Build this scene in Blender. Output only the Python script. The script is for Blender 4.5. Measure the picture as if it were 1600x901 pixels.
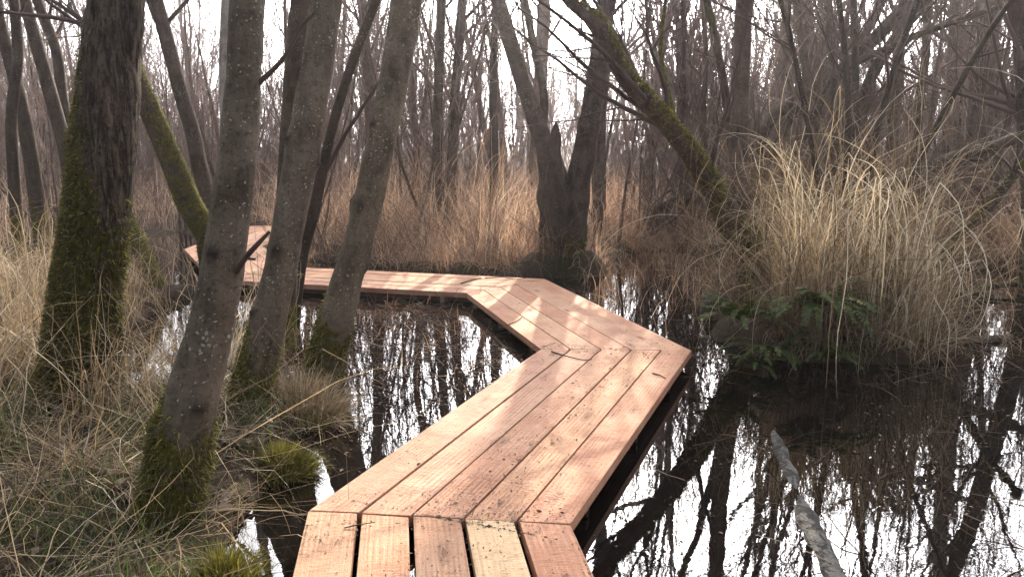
import bpy, bmesh, math, numpy as np
from mathutils import Vector, Matrix
R = math.radians
sc = bpy.context.scene
for o in list(bpy.data.objects): bpy.data.objects.remove(o)
C = sc.collection

# ------------------------------------------------------------------ camera, sky, sun, exposure
F, PITCH, CZ = 1250.0, math.atan(225.5/1250.0), 1.70
DECK = 0.13
cam = bpy.data.objects.new('camera', bpy.data.cameras.new('camera')); C.objects.link(cam)
cam.location = (0, 0, CZ); cam.rotation_euler = (R(90)-PITCH, 0, 0)
cam.data.sensor_width = 36; cam.data.lens = 36*F/1600; cam.data.clip_start = .05; cam.data.clip_end = 2000
sc.camera = cam
VEIL = (2.2, 34.0, 90.0)
SUN_EL, SUN_AZ = R(26), R(10)            # azimuth to the right of straight ahead (+Y)
w = bpy.data.worlds.new('World'); sc.world = w; w.use_nodes = True
nt = w.node_tree; nt.nodes.clear()
sky = nt.nodes.new('ShaderNodeTexSky'); sky.sky_type = 'NISHITA'; sky.sun_disc = False
sky.sun_elevation = SUN_EL; sky.sun_rotation = SUN_AZ; sky.dust_density = 4.0; sky.air_density = 1.0; sky.ozone_density = 1.5
tcn = nt.nodes.new('ShaderNodeTexCoord'); mpn = nt.nodes.new('ShaderNodeMapping'); mpn.inputs['Scale'].default_value = (1, 1, 2.2)
nz = nt.nodes.new('ShaderNodeTexNoise'); nz.inputs['Scale'].default_value = 1.6; nz.inputs['Detail'].default_value = 6; nz.inputs['Roughness'].default_value = .55
rmp = nt.nodes.new('ShaderNodeValToRGB'); rmp.color_ramp.elements[0].position = .3; rmp.color_ramp.elements[1].position = .72
rmp.color_ramp.elements[0].color = (.6, .6, .6, 1); rmp.color_ramp.elements[1].color = (.98, .98, .98, 1)
mixc = nt.nodes.new('ShaderNodeMix'); mixc.data_type = 'RGBA'
bg = nt.nodes.new('ShaderNodeBackground'); out = nt.nodes.new('ShaderNodeOutputWorld')
L = nt.links.new
L(tcn.outputs['Generated'], mpn.inputs['Vector']); L(mpn.outputs[0], nz.inputs['Vector']); L(nz.outputs['Fac'], rmp.inputs[0]); L(rmp.outputs[0], mixc.inputs['Factor'])
L(sky.outputs[0], mixc.inputs['A']); # thin bright cloud veil, brightest round the sun it scatters
dt = nt.nodes.new('ShaderNodeVectorMath'); dt.operation = 'DOT_PRODUCT'; L(tcn.outputs['Generated'], dt.inputs[0])
dt.inputs[1].default_value = (math.sin(SUN_AZ)*math.cos(SUN_EL), math.cos(SUN_AZ)*math.cos(SUN_EL), math.sin(SUN_EL))
def wm(op, a, b):
    x = nt.nodes.new('ShaderNodeMath'); x.operation = op
    for k, v in ((0, a), (1, b)):
        if hasattr(v, 'is_output'): L(v, x.inputs[k])
        else: x.inputs[k].default_value = v
    return x.outputs[0]
ph = wm('MULTIPLY', wm('ADD', dt.outputs['Value'], 1.0), .5)
veil = wm('ADD', wm('ADD', wm('MULTIPLY', wm('POWER', ph, 8.0), VEIL[1]), wm('MULTIPLY', wm('POWER', ph, 40.0), VEIL[2])), VEIL[0])
tint = nt.nodes.new('ShaderNodeVectorMath'); tint.operation = 'SCALE'; tint.inputs[0].default_value = (1.0, .98, 1.01); L(veil, tint.inputs['Scale'])
L(tint.outputs[0], mixc.inputs['B'])
L(mixc.outputs['Result'], bg.inputs['Color']); L(bg.outputs[0], out.inputs['Surface'])
bg.inputs['Strength'].default_value = .15
sd = bpy.data.lights.new('sun', 'SUN'); sd.energy = 5.0; sd.angle = R(.5); sd.color = (1, .87, .70)
sun = bpy.data.objects.new('sun', sd); C.objects.link(sun)
TOSUN = Vector((math.sin(SUN_AZ)*math.cos(SUN_EL), math.cos(SUN_AZ)*math.cos(SUN_EL), math.sin(SUN_EL)))
sun.rotation_euler = TOSUN.to_track_quat('Z', 'Y').to_euler(); sun.location = (5, 40, 20)
sc.view_settings.view_transform = 'Standard'; sc.view_settings.look = 'None'; sc.view_settings.gamma = 1; sc.view_settings.use_curve_mapping = False
sc.view_settings.exposure = 1.38
sc.render.engine = 'CYCLES'
cy = sc.cycles; cy.max_bounces = 6; cy.diffuse_bounces = 3; cy.glossy_bounces = 3; cy.transmission_bounces = 3; cy.transparent_max_bounces = 4; cy.volume_bounces = 0
cy.use_denoising = True; cy.sample_clamp_indirect = 6; cy.caustics_reflective = False; cy.caustics_refractive = False
HAZE = 0.0015

# ------------------------------------------------------------------ helpers
rng = np.random.default_rng(7)
cp, sp = math.cos(PITCH), math.sin(PITCH)
def ray(u, v):
    x, y = (u-800)/F, (450.5-v)/F
    return np.array([x, cp+y*sp, -sp+y*cp])
def at(u, v, Y):                     # the point at ground distance Y that the photo shows at (u, v)
    d = ray(u, v); s = Y/d[1]; return np.array([0, 0, CZ])+d*s, s
def gp(u, v, z=0.0):
    d = ray(u, v); s = (z-CZ)/d[2]; return np.array([0, 0, CZ])+d*s

def hash3(i):
    i = (i[..., 0]*73856093) ^ (i[..., 1]*19349663) ^ (i[..., 2]*83492791)
    i = (i ^ (i >> 13))*1274126177 & 0x7fffffff
    return ((i ^ (i >> 16)) & 0xffff)/65535.0
def vnoise(p):                       # value noise, -1..1
    p = np.asarray(p, float); i = np.floor(p).astype(np.int64); f = p-i; f = f*f*(3-2*f)
    r = 0
    for dx in (0, 1):
        for dy in (0, 1):
            for dz in (0, 1):
                wgt = (f[..., 0] if dx else 1-f[..., 0])*(f[..., 1] if dy else 1-f[..., 1])*(f[..., 2] if dz else 1-f[..., 2])
                r = r+wgt*hash3(i+np.array([dx, dy, dz]))
    return r*2-1
def norm(v): return v/np.maximum(np.linalg.norm(v, axis=-1, keepdims=True), 1e-9)

class MB:                            # collects vertices and faces of one mesh
    def __init__(s): s.v = []; s.q = []; s.t = []; s.n = 0; s.a = {}
    def add(s, v, quads=None, tris=None, **at_):
        v = np.asarray(v, float).reshape(-1, 3)
        if quads is not None and len(quads): s.q.append(np.asarray(quads).reshape(-1, 4)+s.n)
        if tris is not None and len(tris): s.t.append(np.asarray(tris).reshape(-1, 3)+s.n)
        for k, x in at_.items(): s.a.setdefault(k, []).append((s.n, np.asarray(x, float).reshape(-1)))
        s.v.append(v); s.n += len(v)
    def tubes(s, P, Rr, sides=5, cap=True, **at_):     # P (B,N,3), Rr (B,N)
        P = np.asarray(P, float); Rr = np.asarray(Rr, float)
        if P.ndim == 2: P = P[None]; Rr = Rr[None]
        B, N, _ = P.shape
        if B == 0: return
        T = norm(np.gradient(P, axis=1))
        m = norm(P[:, -1]-P[:, 0])
        ref = np.where(np.abs(m[:, 2:3]) > .8, np.array([[1., 0, 0]]), np.array([[0, 0, 1.]]))[:, None, :]
        X = norm(np.cross(np.broadcast_to(ref, T.shape), T)); Y = np.cross(T, X)
        a = np.arange(sides)*2*np.pi/sides
        V = P[:, :, None, :]+Rr[:, :, None, None]*(np.cos(a)[None, None, :, None]*X[:, :, None, :]+np.sin(a)[None, None, :, None]*Y[:, :, None, :])
        b, n, k = np.meshgrid(np.arange(B), np.arange(N-1), np.arange(sides), indexing='ij')
        k2 = (k+1) % sides; base = b*N*sides
        q = np.stack([base+n*sides+k, base+n*sides+k2, base+(n+1)*sides+k2, base+(n+1)*sides+k], -1)
        ex = {kk: np.repeat(np.asarray(x).reshape(B), N*sides) for kk, x in at_.items()}
        s.add(V, q, **ex)
    def mesh(s, name, mat, smooth=True):
        me = bpy.data.meshes.new(name)
        V = np.concatenate(s.v) if s.v else np.zeros((0, 3))
        Q = np.concatenate(s.q) if s.q else np.zeros((0, 4), int); T = np.concatenate(s.t) if s.t else np.zeros((0, 3), int)
        me.vertices.add(len(V)); me.vertices.foreach_set('co', V.astype(np.float32).ravel())
        me.loops.add(len(Q)*4+len(T)*3); me.loops.foreach_set('vertex_index', np.concatenate([Q.ravel(), T.ravel()]).astype(np.int32))
        me.polygons.add(len(Q)+len(T))
        ls = np.concatenate([np.arange(len(Q))*4, len(Q)*4+np.arange(len(T))*3]).astype(np.int32)
        me.polygons.foreach_set('loop_start', ls)
        me.polygons.foreach_set('use_smooth', np.full(len(Q)+len(T), smooth, dtype=bool))
        for k, parts in s.a.items():
            arr = np.zeros(len(V), np.float32)
            for st, x in parts: arr[st:st+len(x)] = x
            me.attributes.new(k, 'FLOAT', 'POINT').data.foreach_set('value', arr)
        me.update(calc_edges=True)
        if mat: me.materials.append(mat)
        return me
def obj(name, me, parent=None, loc=None):
    o = bpy.data.objects.new(name, me); C.objects.link(o)
    if parent: o.parent = parent
    if loc is not None: o.location = loc
    return o
def tag(o, label=None, cat=None, group=None, kind=None):
    if label: o['label'] = label
    if cat: o['category'] = cat
    if group: o['group'] = group
    if kind: o['kind'] = kind
    return o
def thing(name, label, cat, loc=(0, 0, 0), group=None):
    return tag(obj(name, None, None, Vector([float(x) for x in loc])), label, cat, group)

# ------------------------------------------------------------------ materials
class NT:
    def __init__(s, name):
        s.m = bpy.data.materials.new(name); s.m.use_nodes = True; s.t = s.m.node_tree; s.t.nodes.clear()
        s.out = s.n('ShaderNodeOutputMaterial')
    def n(s, typ, **kw):
        x = s.t.nodes.new(typ)
        for k, v in kw.items(): setattr(x, k, v)
        return x
    def l(s, a, b): s.t.links.new(a, b)
    def coord(s, kind='Object', scale=(1, 1, 1), loc=None):
        c = s.n('ShaderNodeTexCoord'); m = s.n('ShaderNodeMapping'); m.inputs['Scale'].default_value = scale
        s.l(c.outputs[kind], m.inputs['Vector'])
        if loc is not None: s.l(loc, m.inputs['Location'])
        return m.outputs[0]
    def noise(s, vec, scale, detail=4, rough=.55, dist=0):
        x = s.n('ShaderNodeTexNoise'); x.inputs['Scale'].default_value = scale; x.inputs['Detail'].default_value = detail
        x.inputs['Roughness'].default_value = rough; x.inputs['Distortion'].default_value = dist
        if vec is not None: s.l(vec, x.inputs['Vector'])
        return x.outputs['Fac']
    def ramp(s, fac, stops):
        x = s.n('ShaderNodeValToRGB'); e = x.color_ramp.elements
        while len(e) < len(stops): e.new(.5)
        for k, (p, c) in enumerate(stops):
            e[k].position = p; e[k].color = (c, c, c, 1) if not hasattr(c, '__len__') else (*c, 1)
        s.l(fac, x.inputs[0]); return x.outputs[0]
    def mix(s, f, a, b, mode='MIX'):
        x = s.n('ShaderNodeMix', data_type='RGBA', blend_type=mode)
        for k, v in (('Factor', f), ('A', a), ('B', b)):
            if hasattr(v, 'is_output'): s.l(v, x.inputs[k])
            elif isinstance(v, (int, float)): x.inputs[k].default_value = v if k == 'Factor' else (v, v, v, 1)
            else: x.inputs[k].default_value = (*v, 1)
        return x.outputs['Result']
    def math(s, op, a, b=0.0):
        x = s.n('ShaderNodeMath', operation=op)
        for k, v in ((0, a), (1, b)):
            if hasattr(v, 'is_output'): s.l(v, x.inputs[k])
            else: x.inputs[k].default_value = v
        return x.outputs[0]
    def attr(s, name): return s.n('ShaderNodeAttribute', attribute_name=name).outputs['Fac']
    def bump(s, h, strength=.5, dist=.01):
        x = s.n('ShaderNodeBump'); x.inputs['Strength'].default_value = strength; x.inputs['Distance'].default_value = dist
        s.l(h, x.inputs['Height']); return x.outputs[0]
    def pbr(s, col, rough=.8, normal=None, spec=.3, **kw):
        p = s.n('ShaderNodeBsdfPrincipled')
        if hasattr(col, 'is_output'): s.l(col, p.inputs['Base Color'])
        else: p.inputs['Base Color'].default_value = (*col, 1)
        if hasattr(rough, 'is_output'): s.l(rough, p.inputs['Roughness'])
        else: p.inputs['Roughness'].default_value = rough
        p.inputs['Specular IOR Level'].default_value = spec
        if normal is not None: s.l(normal, p.inputs['Normal'])
        for k, v in kw.items(): p.inputs[k].default_value = v
        s.l(p.outputs[0], s.out.inputs['Surface']); return p
    def leafy(s, col, trans=.35, rough=.6):
        d = s.n('ShaderNodeBsdfDiffuse'); t = s.n('ShaderNodeBsdfTranslucent'); g = s.n('ShaderNodeBsdfGlossy'); g.inputs['Roughness'].default_value = rough
        g.inputs['Color'].default_value = (.5, .5, .5, 1)
        for x in (d, t):
            if hasattr(col, 'is_output'): s.l(col, x.inputs['Color'])
            else: x.inputs['Color'].default_value = (*col, 1)
        m = s.n('ShaderNodeMixShader'); m.inputs[0].default_value = trans; s.l(d.outputs[0], m.inputs[1]); s.l(t.outputs[0], m.inputs[2])
        m2 = s.n('ShaderNodeMixShader'); m2.inputs[0].default_value = .05; s.l(m.outputs[0], m2.inputs[1]); s.l(g.outputs[0], m2.inputs[2])
        s.l(m2.outputs[0], s.out.inputs['Surface'])

def bark_mat(name, lo, hi, lichen=.0, furrow=0., moss=True, mosscol=((.024, .026, .006), (.105, .095, .016))):
    N = NT(name)
    oi = N.n('ShaderNodeObjectInfo')
    c1 = N.coord('Object', (1, 1, .35)); n1 = N.noise(c1, 14, 5, .6)
    c2 = N.coord('Object', (1, 1, 1)); n2 = N.noise(c2, 55, 3, .6)
    col = N.mix(N.ramp(n1, [(.3, 0), (.7, 1)]), lo, hi)
    col = N.mix(N.ramp(N.noise(c2, 4.5, 4, .65), [(.42, 0), (.66, .75)]), col, tuple(x*1.25 for x in hi))
    col = N.mix(N.ramp(n2, [(.52, 0), (.7, .6)]), col, tuple(x*.5 for x in lo))
    col = N.mix(N.attr('knot'), col, tuple(x*.35 for x in lo))
    # horizontal lenticel bands
    c3 = N.coord('Object', (1, 1, 7)); n3 = N.noise(c3, 9, 3, .6)
    col = N.mix(N.ramp(n3, [(.62, 0), (.72, .5)]), col, tuple(x*.45 for x in lo))
    h = N.math('ADD', N.math('MULTIPLY', n1, .6), N.math('MULTIPLY', n2, .4))
    if furrow:
        cf = N.coord('Object', (1, 1, .15)); nf = N.noise(cf, 46, 4, .6, .8)
        rid = N.ramp(nf, [(.36, .15), (.56, 1)])
        col = N.mix(rid, tuple(x*.28 for x in lo), col)
        h = N.math('ADD', N.math('MULTIPLY', h, .35), N.math('MULTIPLY', rid, 1.1))
    if lichen:
        v = N.n('ShaderNodeTexVoronoi', feature='F1'); v.inputs['Scale'].default_value = 38; v.inputs['Randomness'].default_value = 1
        cd = N.n('ShaderNodeTexCoord'); wob = N.n('ShaderNodeTexNoise'); wob.inputs['Scale'].default_value = 45; N.l(cd.outputs['Object'], wob.inputs['Vector'])
        wadd = N.n('ShaderNodeMix', data_type='RGBA', blend_type='ADD'); wadd.inputs['Factor'].default_value = .03; N.l(cd.outputs['Object'], wadd.inputs['A']); N.l(wob.outputs['Color'], wadd.inputs['B'])
        N.l(wadd.outputs['Result'], v.inputs['Vector'])
        big = N.noise(c2, 3.2, 3, .6)
        thr = N.math('ADD', N.math('MULTIPLY', big, .75), N.math('MULTIPLY', n2, .35))
        sp_ = N.math('SUBTRACT', N.math('SUBTRACT', thr, .385), v.outputs['Distance'])
        col = N.mix(N.ramp(sp_, [(.0, 0), (.04, lichen)]), col, (.27, .27, .22))
    if moss:
        ma = N.math('ADD', N.attr('moss'), N.math('MULTIPLY', N.math('SUBTRACT', N.noise(c2, 7, 5, .65), .5), 1.3))
        mf = N.ramp(ma, [(.42, 0), (.6, 1)])
        mcol = N.mix(N.ramp(N.noise(c2, 30, 3, .6), [(.3, 0), (.7, 1)]), mosscol[0], mosscol[1])
        col = N.mix(mf, col, mcol)
        h = N.math('ADD', h, N.math('MULTIPLY', mf, .4))
    br = N.ramp(oi.outputs['Random'], [(0, .8), (1, 1.2)])
    col = N.mix(1.0, col, br, 'MULTIPLY')
    N.pbr(col, .9, N.bump(h, 1.0, .014 if not furrow else .03), .10)
    return N.m
M = {}
M['bark_grey'] = bark_mat('bark_grey', (.038, .030, .022), (.122, .102, .078), .9)
M['bark_dark'] = bark_mat('bark_dark', (.026, .020, .014), (.075, .057, .042), .4)
M['bark_furrow'] = bark_mat('bark_furrow', (.045, .034, .025), (.13, .10, .075), .15, 1)
M['bark_pale'] = bark_mat('bark_pale', (.14, .125, .11), (.33, .31, .28), .4)
M['bark_light'] = bark_mat('bark_light', (.05, .041, .029), (.145, .122, .088), .9)
N = NT('wet_mottled_bark'); _c = N.coord('Object', (1, .6, 1)); _a = N.noise(_c, 15, 5, .7, .5); _b = N.noise(_c, 60, 4, .7)
N.pbr(N.mix(N.ramp(N.math('ADD', N.math('MULTIPLY', _a, .75), N.math('MULTIPLY', _b, .25)), [(.50, 0), (.56, 1)]), (.014, .012, .010), (.10, .095, .085)), .45, N.bump(N.math('ADD', _a, _b), 1.0, .02), .08); M['bark_log'] = N.m
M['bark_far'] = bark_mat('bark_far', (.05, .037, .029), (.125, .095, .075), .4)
def simple(name, a, b, scale=20, rough=.85):
    N = NT(name); oi = N.n('ShaderNodeObjectInfo')
    N.pbr(N.mix(N.noise(N.coord(), scale, 3), a, b), rough, None, .1); return N.m
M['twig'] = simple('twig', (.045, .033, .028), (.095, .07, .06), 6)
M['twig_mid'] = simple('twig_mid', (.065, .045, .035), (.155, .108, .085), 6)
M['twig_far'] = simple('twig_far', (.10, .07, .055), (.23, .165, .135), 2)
def grass_mat(name, stops, trans=.35):
    N = NT(name); N.leafy(N.ramp(N.attr('rnd'), stops), trans); return N.m
M['straw'] = grass_mat('straw', [(0, (.05, .034, .022)), (.3, (.14, .1, .06)), (.55, (.295, .21, .118)), (.8, (.44, .34, .205)), (1, (.58, .51, .38))], .42)
M['straw_back'] = grass_mat('straw_back', [(0, (.06, .034, .025)), (.3, (.215, .122, .076)), (.65, (.43, .27, .17)), (1, (.64, .48, .33))], .5)
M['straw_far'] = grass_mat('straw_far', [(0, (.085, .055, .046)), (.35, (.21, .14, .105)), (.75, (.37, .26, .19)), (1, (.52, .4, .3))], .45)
M['bramble'] = grass_mat('bramble', [(0, (.05, .034, .03)), (.6, (.115, .075, .062)), (1, (.21, .145, .115))], .05)
M['green_grass'] = grass_mat('green_grass', [(0, (.018, .03, .01)), (.6, (.055, .085, .02)), (1, (.16, .18, .04))])
M['moss_hair'] = grass_mat('moss_hair', [(0, (.02, .022, .006)), (.55, (.095, .088, .015)), (1, (.28, .24, .04))], .45)
M['fern_green'] = grass_mat('fern_green', [(0, (.02, .032, .007)), (.6, (.05, .082, .015)), (.93, (.12, .15, .026)), (1, (.24, .17, .05))], .3)
M['dead_leaf'] = grass_mat('dead_leaf', [(0, (.035, .022, .014)), (.6, (.11, .07, .045)), (.9, (.2, .15, .105)), (1, (.36, .32, .26))], .15)
def wood_mat(name, pale):
    N = NT(name)
    oi = N.n('ShaderNodeObjectInfo')
    off = N.n('ShaderNodeCombineXYZ'); N.l(N.math('MULTIPLY', oi.outputs['Random'], 37.0), off.inputs[0]); N.l(N.math('MULTIPLY', oi.outputs['Random'], 11.0), off.inputs[1])
    P1 = N.coord('Object', (1, 1, 1), off.outputs[0])
    cg = N.n('ShaderNodeMapping'); cg.inputs['Scale'].default_value = (.55, 9, 9); N.l(P1, cg.inputs['Vector'])
    wv = N.n('ShaderNodeTexWave', wave_type='BANDS', bands_direction='Y'); wv.inputs['Scale'].default_value = 1.5; wv.inputs['Distortion'].default_value = 11
    wv.inputs['Detail'].default_value = 3; wv.inputs['Detail Scale'].default_value = .7; N.l(cg.outputs[0], wv.inputs['Vector'])
    cf = N.n('ShaderNodeMapping'); cf.inputs['Scale'].default_value = (2.2, 85, 85); N.l(P1, cf.inputs['Vector']); fine = N.noise(cf.outputs[0], 1.0, 4, .65)
    cs = N.n('ShaderNodeMapping'); cs.inputs['Scale'].default_value = (80, 15, 15); N.l(P1, cs.inputs['Vector']); saw = N.noise(cs.outputs[0], 1.0, 4, .65, .6)
    big = N.noise(P1, 2.6, 4, .65); mid = N.noise(P1, 11, 4, .6)
    if pale: a, b, c = (.52, .35, .21), (.60, .44, .29), (.38, .22, .12)
    else: a, b, c = (.372, .204, .130), (.45, .287, .19), (.22, .105, .062)
    col = N.mix(N.ramp(big, [(.35, 0), (.65, 1)]), a, b)
    col = N.mix(N.math('MULTIPLY', N.ramp(wv.outputs['Fac'], [(.35, 0), (.9, 1)]), N.ramp(N.noise(P1, 3.1, 4, .6), [(.4, .08), (.68, .75)])), col, c)
    col = N.mix(N.math('MULTIPLY', N.ramp(fine, [(.4, 0), (.72, 1)]), .36), col, c)
    hv = N.ramp(oi.outputs['Random'], [(0, (1.0, .88, .84)), (.2, (1.16, 1.2, 1.18)), (.4, (.90, .82, .86)), (.6, (1.08, 1.02, .94)), (.8, (.92, .98, .95)), (1, (.80, .70, .66))])
    col = N.mix(1.0, col, hv, 'MULTIPLY')
    sawm = N.ramp(N.noise(P1, 3.7, 3, .6), [(.35, .3), (.6, 1)])
    col = N.mix(N.math('MULTIPLY', N.ramp(saw, [(.52, 0), (.70, .62)]), sawm), col, tuple(x*.5 for x in c))
    ck = N.n('ShaderNodeMapping'); ck.inputs['Scale'].default_value = (.95, 3.3, 1); N.l(P1, ck.inputs['Vector'])
    vk = N.n('ShaderNodeTexVoronoi', feature='F1', voronoi_dimensions='2D'); vk.inputs['Scale'].default_value = 1.0; N.l(ck.outputs[0], vk.inputs['Vector'])
    kd = N.math('ADD', vk.outputs['Distance'], N.math('MULTIPLY', N.math('SUBTRACT', mid, .5), .06))
    col = N.mix(N.ramp(kd, [(.0, .8), (.03, .7), (.045, .2), (.07, .4), (.10, 0)]), col, (.12, .06, .04))
    st = N.noise(P1, 5.5, 5, .7); col = N.mix(N.ramp(st, [(.56, 0), (.75, .45)]), col, (.17, .075, .045))
    st2 = N.noise(P1, 4.1, 5, .7); col = N.mix(N.ramp(st2, [(.56, 0), (.72, .4)]), col, (.56, .40, .27))
    sd_ = N.noise(P1, 110, 2, .6); reg = N.ramp(N.noise(P1, 1.9, 3, .6), [(.42, .15), (.60, 1)])
    col = N.mix(N.math('MULTIPLY', N.ramp(sd_, [(.60, 0), (.66, .8)]), reg), col, (.16, .06, .03))
    h = N.math('ADD', N.math('ADD', N.math('MULTIPLY', N.math('MULTIPLY', saw, sawm), 1.0), N.math('MULTIPLY', fine, .6)), N.math('MULTIPLY', sd_, .4))
    N.pbr(col, .78, N.bump(h, .9, .007), .16)
    return N.m
M['wood'] = wood_mat('fresh_sawn_wood', False); M['wood_pale'] = wood_mat('pale_sawn_wood', True)
M['beam'] = simple('beam_wood', (.05, .035, .025), (.11, .075, .05), 12)
N = NT('water')
c = N.coord('Object', (1, 1, 1)); n1 = N.noise(c, 1.4, 3, .5); n2 = N.noise(c, 9, 3, .6)
hh = N.math('ADD', n1, N.math('MULTIPLY', n2, .12))
p = N.pbr((.004, .003, .0025), .012, N.bump(hh, .035, .05), .5); p.inputs['IOR'].default_value = 1.47
M['water'] = N.m
N = NT('mud')
c = N.coord('Object'); a = N.noise(c, 1.3, 5, .6); b = N.noise(c, 22, 5, .7)
col = N.mix(N.ramp(b, [(.35, 0), (.65, 1)]), (.014, .010, .007), (.055, .038, .026))
col = N.mix(N.ramp(a, [(.5, 0), (.62, .7)]), col, (.025, .033, .010))
N.pbr(col, .9, N.bump(b, .8, .03), .06); M['mud'] = N.m

# ------------------------------------------------------------------ the ground and the water
BANK = np.array([[-1.0, 1.5], [-1.05, 2.6], [-1.12, 3.2], [-1.12, 3.8], [-1.2, 4.6], [-1.32, 5.4], [-1.75, 6.3], [-2.2, 7.6], [-2.6, 8.7], [-3.6, 9.3], [-5.2, 9.6]])
def bank_front(x):
    return np.interp(x, [-9, -5.5, -3.0, -.3, .1, 1.15, 1.35, 2.2, 4, 5.5, 7, 9, 14], [12, 12.6, 11.3, 10.0, 9.95, 10.2, 11.3, 12.6, 11.8, 11.5, 10.2, 9.2, 8])
def sstep(x): x = np.clip(x, 0, 1); return x*x*(3-2*x)
def height(x, y):
    x = np.asarray(x, float); y = np.asarray(y, float)
    p = np.stack([x, y, np.zeros_like(x)], -1)
    n = vnoise(p*1.1+3.3)*.6+vnoise(p*3.1)*.3+vnoise(p*8)*.15
    h = np.full(x.shape, -.38)
    ex = np.interp(y, BANK[:, 1], BANK[:, 0], left=-1.1, right=-9)
    left = sstep((ex-x)/.45+.45)*sstep((9.6-y)/.6)
    left = left*(1-1.15*np.exp(-(((x+2.75)/.42)**2+((y-6.3)/.75)**2)))
    left = left*(1-sstep((x+3.75+.25*n)/.4)*sstep((-2.0-x+.25*n)/.4)*sstep((y-5.55+.35*n)/.4))
    h = h+left*(.52+.10*n)
    back = sstep((y-bank_front(x))/.7+.3)
    back = back*(1-.9*np.exp(-(((x+5.9)/1.1)**2+((y-12.6)/2.2)**2)))
    far = .455+.16*n
    h = np.maximum(h, -.38+back*far)
    for (cx, cy, rx, ry, hh) in ((2.62, 6.9, .95, 1.0, .58), (3.0, 6.55, .75, .6, .5), (3.6, 8.8, 1.35, 1.3, .50), (.7, 10.7, .8, .6, .62), (2.3, 7.9, .5, .5, .6)):
        d = np.sqrt(((x-cx)/rx)**2+((y-cy)/ry)**2)+.22*n
        h = np.maximum(h, -.38+hh*sstep((1.15-d)/.55)+.06*n*sstep((1.3-d)/.3))
    return h
def H(x, y): return float(height(np.array([x]), np.array([y]))[0])
def axis(lo, hi, nlo, nhi, step):
    core = np.arange(nlo, nhi+1e-6, step)
    l = nlo-np.geomspace(step*1.5, nlo-lo, 34)[::-1]; r = nhi+np.geomspace(step*1.5, hi-nhi, 34)
    return np.concatenate([l, core, r])
gx = axis(-600, 600, -9, 9, .09); gy = axis(-300, 900, -1, 17, .09)
X, Y = np.meshgrid(gx, gy, indexing='xy'); Z = height(X, Y)
nx, ny = len(gx), len(gy); ii, jj = np.meshgrid(np.arange(ny-1), np.arange(nx-1), indexing='ij')
mb = MB(); mb.add(np.stack([X, Y, Z], -1), np.stack([ii*nx+jj, ii*nx+jj+1, (ii+1)*nx+jj+1, (ii+1)*nx+jj], -1))
tag(obj('ground', mb.mesh('ground', M['mud'])), kind='structure')
mb = MB(); S = 590; mb.add([[-S, -290, 0], [S, -290, 0], [S, 890, 0], [-S, 890, 0]], [[0, 1, 2, 3]])
tag(obj('water', mb.mesh('water', M['water'])), kind='structure')

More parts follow.
